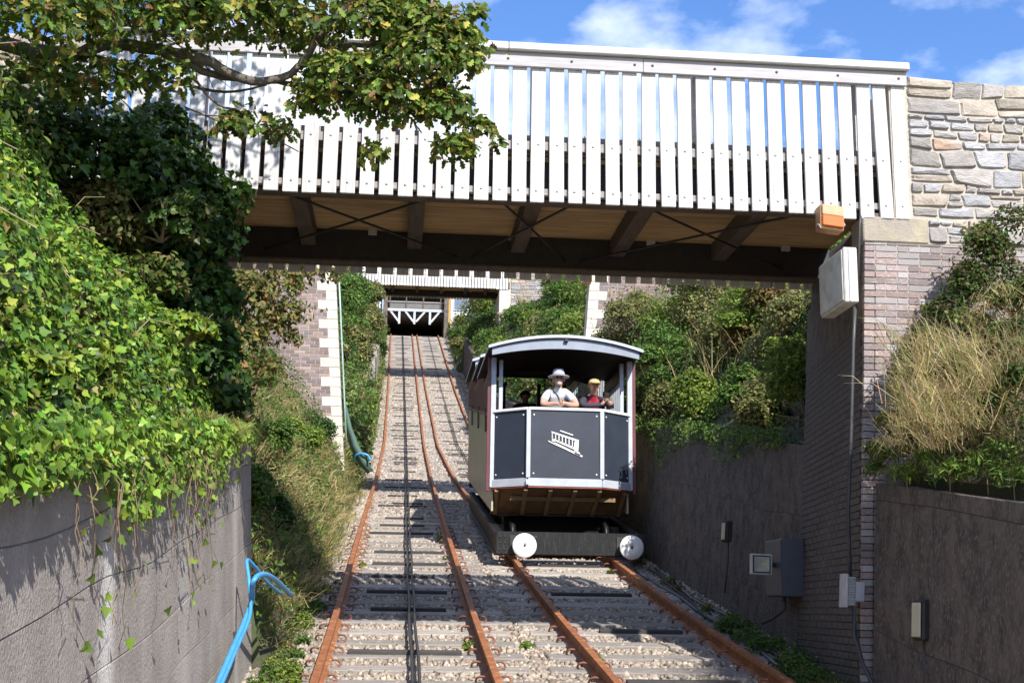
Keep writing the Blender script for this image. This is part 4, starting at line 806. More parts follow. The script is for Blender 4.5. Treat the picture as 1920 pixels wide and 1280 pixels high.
# slate cabinet and square floodlight on the dark wall
Yc = 12.85; xl = float(atY(1468, 1075, Yc)[0]); xr = float(atY(1499, 1075, Yc)[0]); zt_, zb_ = float(atY(1480, 1009, Yc)[2]), float(atY(1480, 1118, Yc)[2])
t = empty('electrical_cabinet', ((xl+xr)/2, Yc, zb_), 'slate grey electrical cabinet low on the wall beside the square floodlight', 'cabinet'); inv = Matrix.Translation(t.location).inverted()
b = MB(); b.box((xl, Yc, zb_), (xr+0.06, 13.45, zt_)); PI(b.build('case', M_dcab, t, bevel=0.008)); b = MB(); b.box((xl-0.012, Yc+0.012, zb_+0.012), (xl-0.002, 13.43, zt_-0.012)); PI(b.build('door', M_dcab, t, bevel=0.004))
b = MB(); b.tube([((xl+xr)/2, 13.1, zb_), ((xl+xr)/2, 13.1, zb_-0.12), (xl-0.02, 13.2, zb_-0.22), (xl-0.1, 13.3, zb_-0.27)], 0.02, 7); PI(b.build('cable_tail', M_pipe, t, True))
c0 = atY(1428, 1057, 13.0); t = empty('floodlight', c0, 'square floodlight with grey frame facing down the line by the slate cabinet', 'floodlight')
b = MB(); b.box((-0.11, 0.0, -0.105), (0.11, 0.07, 0.105)); b.build('housing', M_lgrey, t, bevel=0.008); b = MB(); b.box((-0.092, -0.008, -0.088), (0.092, -0.002, 0.088)); b.build('gasket', M_steel, t)
b = MB(); b.add([(-0.078, -0.012, -0.075), (0.078, -0.012, -0.075), (0.078, -0.012, 0.075), (-0.078, -0.012, 0.075), (0.01, -0.0095, 0.0)], [(0, 1, 4), (1, 2, 4), (2, 3, 4), (3, 0, 4)]); b.build('reflector', mat('dull_reflector', (0.42, 0.44, 0.42), rough=0.3, metal=0.5, bump=0), t); b = MB(); b.box((0.0, -0.0185, -0.011), (0.022, -0.0135, 0.011)); b.build('led_chip', mat('yellow_chip', (0.75, 0.62, 0.1), bump=0), t)
b = MB(); b.bar((0.08, 0.05, 0.0), (0.24, 0.2, 0.0), 0.04, 0.05); b.build('mounting_arm', M_dcab, t); t.rotation_euler = (0, rad(1.5), rad(-3))
def bulkhead(px, py, X, L_, H_, label):
    c = atX(px, py, X); t = empty('bulkhead_lamp', c, label, 'lamp', None)
    b = MB(); b.box((-0.03, -L_/2, -H_/2), (0.05, L_/2, H_/2)); b.build('housing', M_steel, t, bevel=0.014); b = MB(); b.box((-0.046, -L_/2+0.025, -H_/2+0.025), (-0.032, L_/2-0.02, H_/2-0.025)); b.build('lens', M_lens, t, bevel=0.006)
    b = MB(); b.tube([(0.03, 0, -H_/2), (0.035, 0, -H_/2-0.25), (0.02, 0.01, -H_/2-0.6)], 0.011, 6); b.build('cable_tail', M_pipe, t, True); t.rotation_euler = (0, rad(4), rad(9)); return t
bulkhead(1727, 1162, 3.9, 0.16, 0.30, 'dark bulkhead lamp with cream lens on the near right-hand wall')
bulkhead(1362, 996, 3.93, 0.14, 0.25, 'small dark bulkhead lamp on the wall between tram and slate cabinet')
c0 = atY(1603, 1108, 10.38); t = empty('floodlight', c0, 'pale grey finned floodlight at the foot of the brick pier', 'floodlight')
b = MB(); b.box((-0.085, -0.02, -0.135), (-0.065, 0.12, 0.135)); b.build('front_frame', M_lgrey, t, bevel=0.004); b = MB(); b.box((-0.064, 0, -0.115), (0.0, 0.10, 0.115)); b.build('housing', M_lgrey, t, bevel=0.004)
for k in range(11):
    b = MB(); b.box((-0.062, -0.018, -0.11+k*0.021), (0.0, -0.001, -0.10+k*0.021)); b.build('cooling_fin', M_lgrey, t)
b = MB(); b.box((0.002, -0.015, -0.08), (0.08, 0.09, 0.08)); b.build('driver_box', M_lgrey, t, bevel=0.006); t.rotation_euler = (0, rad(4), rad(4))
# loose cables beside the right track
b = MB()
for k in range(6):
    pth = []
    for i, y in enumerate(np.linspace(10.6, 19.0, 20)): pth.append((3.62+0.05*k+0.07*math.sin(y*0.9+k*1.7)+0.04*math.sin(y*2.3+k), y, gzf(y)-0.13+0.018*(k % 3)))
    b.tube(pth, 0.013, 5, k % 2)
tag(b.build('cable_bundle', [M_pipe, mat('grey_cable', (0.22, 0.22, 0.24), rough=0.5, bump=0)], smooth=True), 'bundle of loose black and grey cables lying along the foot of the right-hand wall', 'cables')
# blue hoses at the end of the left wall
def hose(pts, r, label):
    P = [Vector(p) for p in pts]; out = []
    for i in range(len(P)-1):
        p0, p1, p2, p3 = P[max(i-1, 0)], P[i], P[i+1], P[min(i+2, len(P)-1)]
        for k in range(6):
            u = k/6; out.append(0.5*((2*p1)+(p2-p0)*u+(2*p0-5*p1+4*p2-p3)*u*u+(3*p1-p0-3*p2+p3)*u**3))
    out.append(P[-1]); return tubes('hose', [out], r, M_blue, label, 'hose', 8)
hp = [atX(400, 1300, -1.14), atX(432, 1225, -1.15), atX(458, 1165, -1.15), atX(472, 1125, -1.13), atX(474, 1092, -1.1), atX(488, 1077, -1.06), atX(512, 1083, -1.0), atX(547, 1116, -0.93)]
hose(hp, 0.022, 'thick bright blue hose looping over the end of the left wall')
hp = [atX(412, 1290, -1.11), atX(446, 1210, -1.12), atX(469, 1150, -1.12), atX(467, 1090, -1.16), atX(463, 1050, -1.2), atX(478, 1062, -1.15), atX(500, 1090, -1.08), atX(528, 1113, -1.0)]
hose(hp, 0.015, 'thinner blue hose tied alongside the thick one at the left wall')
hp = [atY(665, 862, 27.5), atY(668, 853, 27.4), atY(680, 850, 27.3), atY(690, 854, 27.3), atY(694, 862, 27.2)]; hose(hp, 0.025, 'short blue hose arched over the green netting on the left bank')
lp = [(645, 762), (648, 800), (657, 838), (672, 868), (690, 888)]; rp_ = [(650, 762), (659, 800), (673, 836), (690, 866), (700, 884)]
b = MB()
for (a, c) in zip(lp, rp_): b.v += [tuple(atY(*a, 27.6)), tuple(atY((a[0]+c[0])/2, (a[1]+c[1])/2-2, 27.35)), tuple(atY(*c, 27.4))]
for i in range(4):
    for k in range(2): b.f.append((i*3+k, i*3+k+1, i*3+4+k, i*3+3+k)); b.m.append(0)
o = b.build('netting', M_net, smooth=True); s_ = o.modifiers.new('solid', 'SOLIDIFY'); s_.thickness = 0.012; tag(o, 'strip of green mesh netting draped down the left bank below the brick abutment', 'netting')

# ============================================================ vegetation
def scatter(parent, P, N, size, shape, cols, M, nobj=0, droop=0.0, name='foliage'):
    P = np.asarray(P); N = unit(np.asarray(N)); n = len(P); inv_ = Matrix.Translation(parent.location).inverted()
    idx = np.arange(n)
    if nobj:
        pr = size/np.linalg.norm(P, axis=1)*(0.6+0.8*NR.random(n)); order = np.argsort(-pr); pick = order[:nobj]; idx = order[nobj:]
        sv, sf = LEAF[shape]; vari = []
        for k in range(8):
            c = cols[pick[k % len(pick)]]; vari.append(np_mesh('leaf', np.array(sv), [len(f) for f in sf], np.concatenate([np.array(f) for f in sf]), M, np.tile(np.append(c, 1), (len(sv), 1))))
        for i in pick:
            nn = Vector(N[i]); t_ = Vector(NR.normal(size=3)); t_.z -= droop; t_ = (t_-nn*t_.dot(nn)).normalized(); b_ = t_.cross(nn)
            mm = Matrix(((b_.x, t_.x, nn.x, P[i][0]), (b_.y, t_.y, nn.y, P[i][1]), (b_.z, t_.z, nn.z, P[i][2]), (0, 0, 0, 1))) @ Matrix.Diagonal((size[i], size[i], size[i], 1))
            o = bpy.data.objects.new('leaf', vari[NR.integers(8)]); link(o, parent); o.matrix_parent_inverse = inv_; o.matrix_basis = mm
    me = leaf_mesh(name, P[idx], N[idx], size[idx], shape, cols[idx], M, droop); o = bpy.data.objects.new(name, me); link(o, parent); o.matrix_parent_inverse = inv_; o['kind'] = 'stuff'; return o
def twigs(parent, paths, M=None, name='stems', r0=0.012, r1=0.004):
    b = MB(); inv_ = Matrix.Translation(parent.location).inverted()
    for p in paths: n = len(p); b.tube(p, [r0+(r1-r0)*i/(n-1) for i in range(n)], 4, cap=False)
    o = b.build(name, M or M_twig, parent, True); o.matrix_parent_inverse = inv_; return o
G_LIGHT = [(0.182,0.247,0.039),(0.130,0.202,0.033),(0.247,0.286,0.058),(0.078,0.137,0.026)]
G_MID = [(0.100,0.185,0.034),(0.069,0.131,0.028),(0.154,0.216,0.046),(0.046,0.092,0.022)]
G_DARK = [(0.039,0.098,0.021),(0.029,0.065,0.016),(0.065,0.130,0.026)]
G_OLIVE = [(0.194,0.208,0.067),(0.149,0.156,0.052),(0.253,0.223,0.089),(0.089,0.111,0.037)]
G_RUST = [(0.192,0.102,0.042),(0.144,0.120,0.036),(0.240,0.144,0.048),(0.084,0.102,0.024)]
STRAW = [(0.46,0.36,0.17),(0.38,0.29,0.13),(0.52,0.43,0.24),(0.24,0.24,0.08)]
GRASSG = [(0.12,0.18,0.035),(0.17,0.21,0.05),(0.08,0.13,0.03),(0.30,0.27,0.11)]
def blob(c, rr, n, pal, w=None, lumps=9):
    d = NR.normal(size=(n, 3)); d = unit(d); d[:, 2] = np.where(d[:, 2] < -0.35, -d[:, 2], d[:, 2])
    L_ = unit(NR.normal(size=(lumps, 3))); amp = NR.uniform(0.12, 0.5, lumps); sharp = NR.uniform(6, 22, lumps); k = np.ones(n)*0.72
    for j in range(lumps): k += amp[j]*np.exp(-(1-d@L_[j])*sharp[j])
    r_ = k*(1-0.5*NR.random(n)**1.8); spr = unit(NR.normal(size=(14, 3))); close = np.max(d@spr.T, axis=1) > 0.992; r_ = np.where(close, r_*NR.uniform(1.0, 1.38, n), r_); P = np.array(c)+d*np.array(rr)*r_[:, None]; N = d+0.65*NR.normal(size=(n, 3)); N[:, 2] += 0.35
    return P, N, palette(n, pal, w or [3, 3, 1.5, 1.5][:len(pal)])
def bush(label, c, rr, leaf, pal, group, shape='oval', M=None, dens=3.2, name='bush', cat='bush'):
    base = (c[0], c[1], c[2]-rr[2]*0.6); t = empty(name, base, label, cat, group); area = 4*math.pi*((rr[0]*rr[1])**1.6/3+(rr[0]*rr[2])**1.6/3+(rr[1]*rr[2])**1.6/3)**(1/1.6)*0.75
    n = int(min(6000, max(150, dens*area/(0.3*leaf*leaf)))); 
    PS = [blob(np.array(c)+NR.uniform(-0.55, 0.6, 3)*np.array(rr)*np.array([1, 1, 0.9]), np.array(rr)*NR.uniform(0.35, 0.75), max(30, n//5), pal, lumps=6) for _ in range(5)]+[blob(c, np.array(rr)*0.8, n//5, pal)]
    P, N, C = (np.concatenate([q[i] for q in PS]) for i in range(3)); n = len(P); sz = leaf*NR.uniform(0.6, 1.25, n); scatter(t, P, N, sz, shape, C, M or M_leaf)
    paths = []
    for k in range(9):
        e = np.array(c)+unit(NR.normal(size=(1, 3)))[0]*np.array(rr)*NR.uniform(0.7, 1.12); e[2] = max(e[2], base[2]+0.1); mid = (np.array(base)+e)/2+NR.normal(size=3)*0.08*rr[0]; paths.append([base, mid, e])
    twigs(t, paths, None, 'stems', 0.012+0.006*rr[0], 0.003); return t
def cover(label, cat, side, y0, y1, u0, u1, n, leaf, shape, pal, w, M, relief=0.35, nobj=0, name='undergrowth', kind=None, lift=0.05, group=None, dens_fn=None, clump=0.35):
    us = NR.uniform(u0, u1, n); ys = NR.uniform(y0, y1, n)
    if dens_fn is not None: k = NR.random(n) < dens_fn(us, ys); us, ys = us[k], ys[k]
    n = len(us); nb = int((y1-y0)*(u1-u0)/(clump*clump)*0.9)+4; bu = NR.uniform(u0-0.1, u1+0.1, nb); by = NR.uniform(y0, y1, nb); br = NR.uniform(0.6, 1.7, nb)*clump; bh = NR.uniform(0.3, 1.0, nb)*relief
    h = np.zeros(n); gu = np.zeros(n); gy = np.zeros(n)
    for j in range(nb):
        du = us-bu[j]; dy = ys-by[j]; q = 1-(du*du+dy*dy)/br[j]**2; hh = np.where(q > 0, bh[j]*np.sqrt(np.maximum(q, 0)), 0); m_ = hh > h; h[m_] = hh[m_]; gu[m_] = du[m_]/br[j]; gy[m_] = dy[m_]/br[j]
    B0 = np.array([surf(side, max(u, 0.03), y)+np.array([-side*max(0.03-u, 0), 0, 0]) for u, y in zip(us, ys)]); sx = side; nx = -sx*0.75; nrm = np.array([nx, -0.12, 0.7]); nrm /= np.linalg.norm(nrm)
    off = (lift+h*(1-0.5*NR.random(n)**2))*np.clip((us+0.25)/0.7, 0.3, 1); P = B0+nrm*off[:, None]
    N = nrm+np.stack([sx*gu*0.9, gy*0.9, np.zeros(n)], 1)+0.5*NR.normal(size=(n, 3)); sz = leaf*NR.uniform(0.55, 1.25, n); C = palette(n, pal, w)
    c = surf(side, (u0+u1)/2, (y0+y1)/2); t = empty(name, c, label, cat, group)
    scatter(t, P, N, sz, shape, C, M, nobj, 0.5)
    if kind: t['kind'] = kind
    return t, P
def grass(label, pts, n, h0, h1, pal, spread, lean=(0, 0), name='grass_tuft', cat='grass', group=None, wd=0.006, bend=0.55, kind=None):
    pts = np.asarray(pts); k = NR.integers(len(pts), size=n); P = pts[k]+NR.normal(size=(n, 3))*np.array([spread, spread, 0.01]); D = NR.normal(size=(n, 3))*np.array([0.38, 0.38, 0.1])+np.array([lean[0], lean[1], 1.0]); H = NR.uniform(h0, h1, n)
    me = blade_mesh(name, P, D, H, NR.uniform(0.5, 1.0, n)*wd, palette(n, pal, [1]*len(pal)), M_grass, bend); o = bpy.data.objects.new(name, me); link(o); tag(o, label, cat, group, kind); return o

# --- ivy on the near left bank, hanging over the wall
t, _ = cover('dense glossy ivy blanketing the bank above the sunlit left wall', 'ivy', -1, 3.8, 10.7, -0.28, 3.4, 47000, 0.05, 'ivy', [(0.156,0.260,0.029),(0.091,0.182,0.026),(0.247,0.325,0.046),(0.046,0.104,0.021),(0.208,0.182,0.065)], [3, 3.5, 1.6, 2, 0.5], M_leafG, 0.5, 260, 'ivy_plant', clump=0.36)
n = 4200; ys = NR.uniform(3.9, 11.4, n); fr = 0.10+0.16*np.maximum(0, np.sin(ys*2.1+0.6))+0.12*np.maximum(0, np.sin(ys*0.9+1.0)); dz = fr*NR.random(n)**1.6*np.where(ys > 9.5, 0.55, 1.0); P = np.stack([-1.20-0.06*(1.9-dz)-0.02+0.12*NR.random(n)*(1-0.5*dz), ys, gz(ys)+1.97-dz*1.35+0.10*NR.random(n)], 1)
N = np.array([0.8, -0.25, 0.45])+0.45*NR.normal(size=(n, 3)); scatter(t, P, N, 0.050*NR.uniform(0.6, 1.2, n), 'ivy', palette(n, [(0.169,0.273,0.033),(0.104,0.195,0.026),(0.247,0.325,0.052)], [3, 3, 1.5]), M_leafG, 40, 0.8)
paths = []; LP = []
for k in range(46):
    y = R.uniform(5.0, 11.0); L_ = R.uniform(0.25, 0.9)*(1 if y < 8.6 else 0.5); x = -1.19; p = [(x-0.1, y, gzf(y)+1.98)]
    for i in range(1, 7): s = i/6; p.append((x-0.045*2+0.06*(1-s)+R.uniform(-.01, .03)+s*0.02+0.06*L_*s, y+R.uniform(-.03, .05)*i+0.25*s*L_, gzf(y)+1.96-s*L_))
    paths.append(p); LP += [p[i] for i in range(2, 7) if R.random() < 0.55]
twigs(t, paths, None, 'trailing_vines', 0.0032, 0.0018); LP = np.array(LP); n = len(LP); scatter(t, LP+0.01, np.array([0.9, -0.3, 0.3])+0.4*NR.normal(size=(n, 3)), 0.065*NR.uniform(0.5, 1, n), 'ivy', palette(n, [(0.16,0.23,0.03),(0.09,0.15,0.02)], [1, 1]), M_leafG, 0, 1.0)
# ivy clump climbing the left abutment
def at_blob(px, py, Y): return tuple(atY(px, py, Y))
t = empty('ivy_plant', (-2.3, 10.2, 2.5), 'dark green ivy climbing the abutment under the left end of the nearest footbridge', 'ivy'); 
for (px, py, Y, rr, n) in ((385, 440, 10.15, (0.32, 0.25, 0.62), 1500), (300, 360, 10.0, (0.55, 0.35, 0.6), 1800), (180, 330, 9.6, (0.7, 0.4, 0.65), 1800), (60, 300, 9.2, (0.8, 0.5, 0.7), 1500), (350, 600, 10.2, (0.45, 0.3, 0.5), 1000), (300, 250, 10.1, (0.35, 0.3, 0.35), 700), (330, 520, 10.3, (0.55, 0.25, 0.5), 1800), (220, 470, 10.1, (0.6, 0.3, 0.5), 1700), (400, 560, 10.45, (0.22, 0.3, 0.45), 900), (405, 670, 10.6, (0.25, 0.3, 0.4), 800), (350, 690, 10.3, (0.4, 0.3, 0.35), 900), (425, 760, 11.4, (0.22, 0.35, 0.25), 500)):
    P, N, C = blob(at_blob(px, py, Y), rr, n, [(0.035,0.085,0.018),(0.055,0.12,0.022),(0.022,0.055,0.013),(0.10,0.16,0.03)], [3, 3, 2, 1]); scatter(t, P, N, 0.07*NR.uniform(0.6, 1.2, n), 'ivy', C, M_leafG, 30, 0.6)
# mixed brambles in front
t, P = cover('tangle of brambles and pale dead stems above the ivy on the near left bank', 'brambles', -1, 4.5, 10.2, 1.2, 3.6, 3200, 0.07, 'oval', [(0.10,0.16,0.03),(0.06,0.10,0.02),(0.17,0.14,0.05),(0.14,0.20,0.045)], [3, 3, 1, 2], M_leaf, 0.6, 60, 'bramble_patch', lift=0.22)
paths = []
for k in range(70):
    y = R.uniform(4.6, 10); u = R.uniform(0.2, 3.0); p = surf(-1, u, y)+np.array([0, 0, 0.2]); d = np.array([R.uniform(-.2, .9), R.uniform(-.6, .6), R.uniform(-.1, .5)]); ln = R.uniform(0.4, 1.1); paths.append([p, p+d*ln*0.5+np.array([0.05, 0, 0.16]), p+d*ln])
twigs(t, paths, mat('pale_dead_stem', (0.38, 0.29, 0.18), rough=0.8), 'dead_stems', 0.006, 0.003)['kind'] = 'stuff'
pt = atX(398, 805, -1.4); grass('bright tuft of long grass drooping over the end of the left wall', [pt, pt+np.array([0.03, 0.2, 0.02]), pt+np.array([-0.1, -0.15, 0.02])], 900, 0.22, 0.42, [(0.20,0.27,0.05),(0.27,0.28,0.08),(0.14,0.22,0.04),(0.36,0.32,0.13)], 0.07, (0.45, -0.1), wd=0.004, bend=0.95)
# --- oak tree overhanging from the left
tr = empty('oak_tree', (-4.6, 7.6, 3.0), 'oak tree whose leafy branches hang in front of the left end of the footbridge', 'tree')
inv = Matrix.Translation(tr.location).inverted()
def limb(pl, r0, r1, nm='branch'):
    P = [Vector(tuple(p)) for p in pl]; b = MB(); out = []
    for i in range(len(P)-1):
        p0, p1, p2, p3 = P[max(i-1, 0)], P[i], P[i+1], P[min(i+2, len(P)-1)]
        for k in range(5): u = k/5; out.append(0.5*((2*p1)+(p2-p0)*u+(2*p0-5*p1+4*p2-p3)*u*u+(3*p1-p0-3*p2+p3)*u**3)+Vector((R.uniform(-1, 1), R.uniform(-1, 1), R.uniform(-1, 1)))*r0*0.25)
    out.append(P[-1]); n = len(out); b.tube(out, [r0+(r1-r0)*i/(n-1) for i in range(n)], 7); return PI(b.build(nm, M_bark, tr, True))
limb([(-4.9, 7.4, 0.8), (-4.6, 7.6, 2.8), (-4.4, 7.8, 4.4), (-4.2, 7.9, 6.2), (-4.0, 8.0, 7.5)], 0.22, 0.08, 'trunk')
px = lambda x, y, Y: atY(x, y, Y)
limb([(-4.5, 7.7, 3.9), px(60, 95, 8.3), px(200, 80, 8.5), px(370, 110, 8.6), px(470, 155, 8.6), px(560, 130, 8.6), px(640, 95, 8.6), px(760, 70, 8.6)], 0.06, 0.012)
limb([px(300, 95, 8.5), px(400, 140, 8.7), px(500, 152, 8.7), px(600, 165, 8.7), px(720, 190, 8.7), px(850, 230, 8.7)], 0.032, 0.007)
limb([px(120, 88, 8.4), px(250, 130, 8.8), px(330, 155, 8.9), px(420, 172, 8.9), px(500, 160, 8.9)], 0.022, 0.007)
limb([px(330, 100, 8.6), px(400, 190, 8.7), px(450, 210, 8.8), px(500, 250, 8.8), px(560, 285, 8.8)], 0.012, 0.004)
limb([px(560, 130, 8.6), px(620, 40, 8.4), px(700, -40, 8.3), px(760, -120, 8.2)], 0.03, 0.01)
limb([(-4.3, 7.85, 5.0), px(150, -60, 8.2), px(350, -90, 8.3), px(520, -140, 8.4), px(650, -150, 8.4)], 0.07, 0.012)
limb([px(640, 95, 8.6), px(740, 150, 8.6), px(840, 210, 8.6), px(905, 250, 8.6)], 0.016, 0.004)
limb([px(700, 80, 8.6), px(800, 60, 8.5), px(870, 35, 8.5)], 0.012, 0.004)
for k in range(26):
    a = px(R.uniform(80, 820), R.uniform(20, 220), R.uniform(8.4, 8.9)); a = np.array(a); e = a+np.array([R.uniform(-.1, .45), R.uniform(-.2, .2), R.uniform(-.3, .22)]); b = MB(); b.tube([a, (a+e)/2+NR.normal(size=3)*0.03, e], [0.007, 0.005, 0.002], 4); PI(b.build('twig', M_bark, tr, True))
CL = [(690, 60, 8.5, 0.42, 520), (780, 130, 8.5, 0.42, 560), (640, 160, 8.55, 0.38, 480), (720, 200, 8.6, 0.36, 480), (820, 210, 8.6, 0.28, 330), (860, 280, 8.65, 0.17, 150), (900, 240, 8.65, 0.12, 70), (560, 60, 8.5, 0.36, 420), (590, 190, 8.6, 0.22, 200), (450, 40, 8.5, 0.38, 420), (360, 30, 8.4, 0.40, 420), (250, 50, 8.3, 0.42, 420), (140, 40, 8.0, 0.42, 380), (50, 60, 7.6, 0.42, 330), (850, 70, 8.5, 0.24, 230), (870, 120, 8.5, 0.20, 170), (890, 30, 8.5, 0.10, 50), (440, 240, 8.8, 0.20, 110), (520, 250, 8.8, 0.15, 70), (300, 150, 8.6, 0.30, 180), (180, 160, 8.5, 0.35, 200), (80, 170, 8.4, 0.35, 200),
      (700, -60, 8.4, 0.5, 420), (500, -80, 8.3, 0.55, 480), (300, -80, 8.3, 0.6, 480), (120, -100, 8.0, 0.6, 420), (400, -260, 8.2, 0.7, 600), (200, -280, 8.0, 0.7, 500), (-60, -60, 7.8, 0.7, 400), (700, 290, 8.65, 0.12, 60), (935, 270, 8.65, 0.06, 16), (780, 40, 8.45, 0.3, 240)]
AP, AN = [], []
for (x, y, Y, r_, n) in CL:
    P, N, _c = blob(px(x, y, Y), (r_, r_*0.9, r_*0.85), int(n*1.5), G_MID, lumps=9); AP.append(P); AN.append(N)
for (c_, r_, n_) in (((-1.3, 8.5, 5.6), 0.45, 330), ((-0.8, 8.45, 6.0), 0.45, 300), ((-1.7, 8.5, 6.1), 0.5, 330), ((-0.5, 8.5, 5.45), 0.28, 90), ((-1.0, 8.6, 5.2), 0.3, 120), ((-2.2, 8.4, 5.6), 0.5, 330)):
    P, N, _c = blob(c_, (r_, r_, r_*0.85), n_, G_MID); AP.append(P); AN.append(N)
limb([(-4.2, 7.9, 6.0), (-3, 8.2, 6.1), (-2, 8.4, 5.9), (-1.2, 8.5, 5.7), (-0.5, 8.5, 5.5)], 0.05, 0.008)
AP = np.concatenate(AP); AN = np.concatenate(AN); n = len(AP)
scatter(tr, AP, AN, 0.080*NR.uniform(0.5, 1.2, n), 'oak', palette(n, [(0.126,0.193,0.034),(0.084,0.134,0.026),(0.235,0.269,0.050),(0.336,0.286,0.059),(0.218,0.126,0.050),(0.050,0.092,0.022)], [3, 3, 2, 1.0, 0.5, 1.5]), M_leaf, 260, 0.5)

# --- left bank between the wall and the second bridge
cover('low mixed undergrowth covering the left bank below the brick abutment', 'undergrowth', -1, 12.1, 26.3, 0.1, 5.0, 26000, 0.06, 'oval', G_MID+[(0.13,0.10,0.04)], [3, 3, 2, 2, 1], M_leaf, 0.4, 0, kind='stuff', clump=0.5)
LB = [(1.0, 13.0, 0.5, G_DARK), (1.9, 13.4, 0.6, G_DARK), (0.9, 14.4, 0.42, G_MID), (2.2, 15.0, 0.6, G_MID), (1.3, 16.2, 0.5, G_RUST), (2.6, 17.0, 0.6, G_OLIVE), (1.0, 18.4, 0.42, G_MID), (2.0, 19.4, 0.55, G_LIGHT), (0.8, 21.3, 0.40, G_LIGHT), (1.6, 22.4, 0.45, G_MID), (0.75, 24.0, 0.42, G_DARK), (2.9, 21, 0.6, G_OLIVE), (3.2, 14, 0.8, G_DARK), (3.6, 18, 0.8, G_RUST), (0.55, 15.3, 0.3, G_DARK)]
for (u, y, r_, pal) in LB:
    nm = 'dark green' if pal is G_DARK else 'fresh green' if pal is G_LIGHT else 'browning' if pal is G_RUST else 'olive' if pal is G_OLIVE else 'mid green'
    bush(nm+' bush on the left bank '+('near the end of the ivy-hung wall' if y < 15.6 else 'halfway to the brick abutment' if y < 20 else 'just below the brick abutment'), surf(-1, u, y)+np.array([0.1, 0, r_*0.35]), (r_, r_*1.1, r_*0.9), 0.055, pal, nm+' bushes on the lower left bank')
gp = np.array([surf(-1, R.uniform(0.05, 1.5), y) for y in [R.uniform(12.6, 26) for _ in range(420)]])
grass('dry straw-coloured grass along the foot of the left bank', gp[:260], 7000, 0.2, 0.55, STRAW, 0.10, (0.25, -0.2), 'dry_grass', 'grass', wd=0.0055, kind='stuff')
grass('green grass mixed along the foot of the left bank', gp[200:], 5200, 0.12, 0.38, GRASSG, 0.12, (0.2, -0.15), 'green_grass', 'grass', wd=0.006, kind='stuff')
sp = empty('sapling', surf(-1, 2.0, 16.5), 'slender sapling with browning leaves on the left bank in front of the brick abutment', 'sapling'); inv = Matrix.Translation(sp.location).inverted(); s0 = Vector(sp.location)
def sap(pl, r0, r1, nm): b = MB(); n_ = len(pl); b.tube(pl, [r0+(r1-r0)*i/(n_-1) for i in range(n_)], 6); return PI(b.build(nm, M_twig, sp, True))
tipz = [px(478, 740, 16.5), px(492, 660, 16.5), px(510, 590, 16.5), px(525, 510, 16.6), px(535, 440, 16.7)]
sap([s0]+[Vector(tuple(p)) for p in tipz], 0.035, 0.01, 'trunk'); sap([Vector(tuple(px(486, 700, 16.5))), Vector(tuple(px(460, 620, 16.4))), Vector(tuple(px(455, 550, 16.4)))], 0.018, 0.006, 'branch'); sap([Vector(tuple(px(500, 625, 16.5))), Vector(tuple(px(540, 570, 16.7))), Vector(tuple(px(570, 520, 16.8)))], 0.014, 0.005, 'branch')
AP, AN, AC = [], [], []
for (x, y, Y, r_, n) in ((470, 560, 16.4, 0.42, 420), (530, 540, 16.7, 0.42, 420), (465, 640, 16.3, 0.34, 300), (520, 620, 16.6, 0.32, 240), (500, 480, 16.6, 0.5, 420), (575, 515, 16.9, 0.28, 170), (545, 640, 16.7, 0.2, 90), (450, 700, 16.2, 0.3, 200), (620, 515, 17.0, 0.2, 90), (480, 600, 16.4, 0.45, 420), (450, 540, 16.3, 0.4, 350), (540, 590, 16.6, 0.3, 260), (500, 700, 16.3, 0.3, 220)):
    P, N, C = blob(px(x, y, Y), (r_, r_, r_*1.05), n, [(0.13,0.16,0.035),(0.20,0.15,0.05),(0.09,0.12,0.028),(0.26,0.17,0.06)], [3, 2, 2, 1.3]); AP.append(P); AN.append(N); AC.append(C)
AP = np.concatenate(AP); n = len(AP); scatter(sp, AP, np.concatenate(AN), 0.085*NR.uniform(0.6, 1.2, n), 'oval', np.concatenate(AC), M_leaf, 60, 0.5)

# --- right bank above the dark wall, between the pier and the second bridge
cover('low undergrowth covering the right bank above the dark wall', 'undergrowth', 1, 13.3, 26.3, -0.1, 6.0, 26000, 0.06, 'oval', G_MID+[(0.12,0.10,0.04)], [3, 3, 2, 2, 1], M_leaf, 0.4, 0, kind='stuff', clump=0.5)
yy = 13.9; k = 0
while yy < 26.0:
    for u, r_ in ((0.15, 0.50), (0.95, 0.72), (2.0, 0.85), (3.3, 1.0)):
        k += 1; pal = (G_MID, G_LIGHT, G_OLIVE, G_MID, G_LIGHT, G_RUST, G_DARK)[(k*5+int(yy*3)) % 7]
        if u < 0.3: pal = (G_MID, G_LIGHT, G_OLIVE)[k % 3]
        r2 = r_*R.uniform(0.8, 1.15); nm = 'dark green' if pal is G_DARK else 'yellow-green' if pal is G_LIGHT else 'brown-tinged' if pal is G_RUST else 'olive' if pal is G_OLIVE else 'mid green'
        hi = float(np.interp(yy, [14, 17, 22, 26], [0.6, 0.65, 0.55, 0.4]))
        bush(nm+' bush '+('spilling over the dark wall' if u < 0.3 else 'low on the bank above the dark wall' if u < 1.2 else 'midway up the bank above the dark wall' if u < 2.5 else 'high on the bank above the dark wall')+(' close to the brick pier' if yy < 17.5 else ' beside the tram car' if yy < 22 else ' near the second bridge'), surf(1, u+R.uniform(-.1, .2), yy+R.uniform(-.4, .4))+np.array([0, 0, r2*(0.25+hi)]), (r2, r2*1.05, r2*(0.8+hi*0.5)), 0.058, pal, nm+' bushes on the right bank')
    yy += 1.45
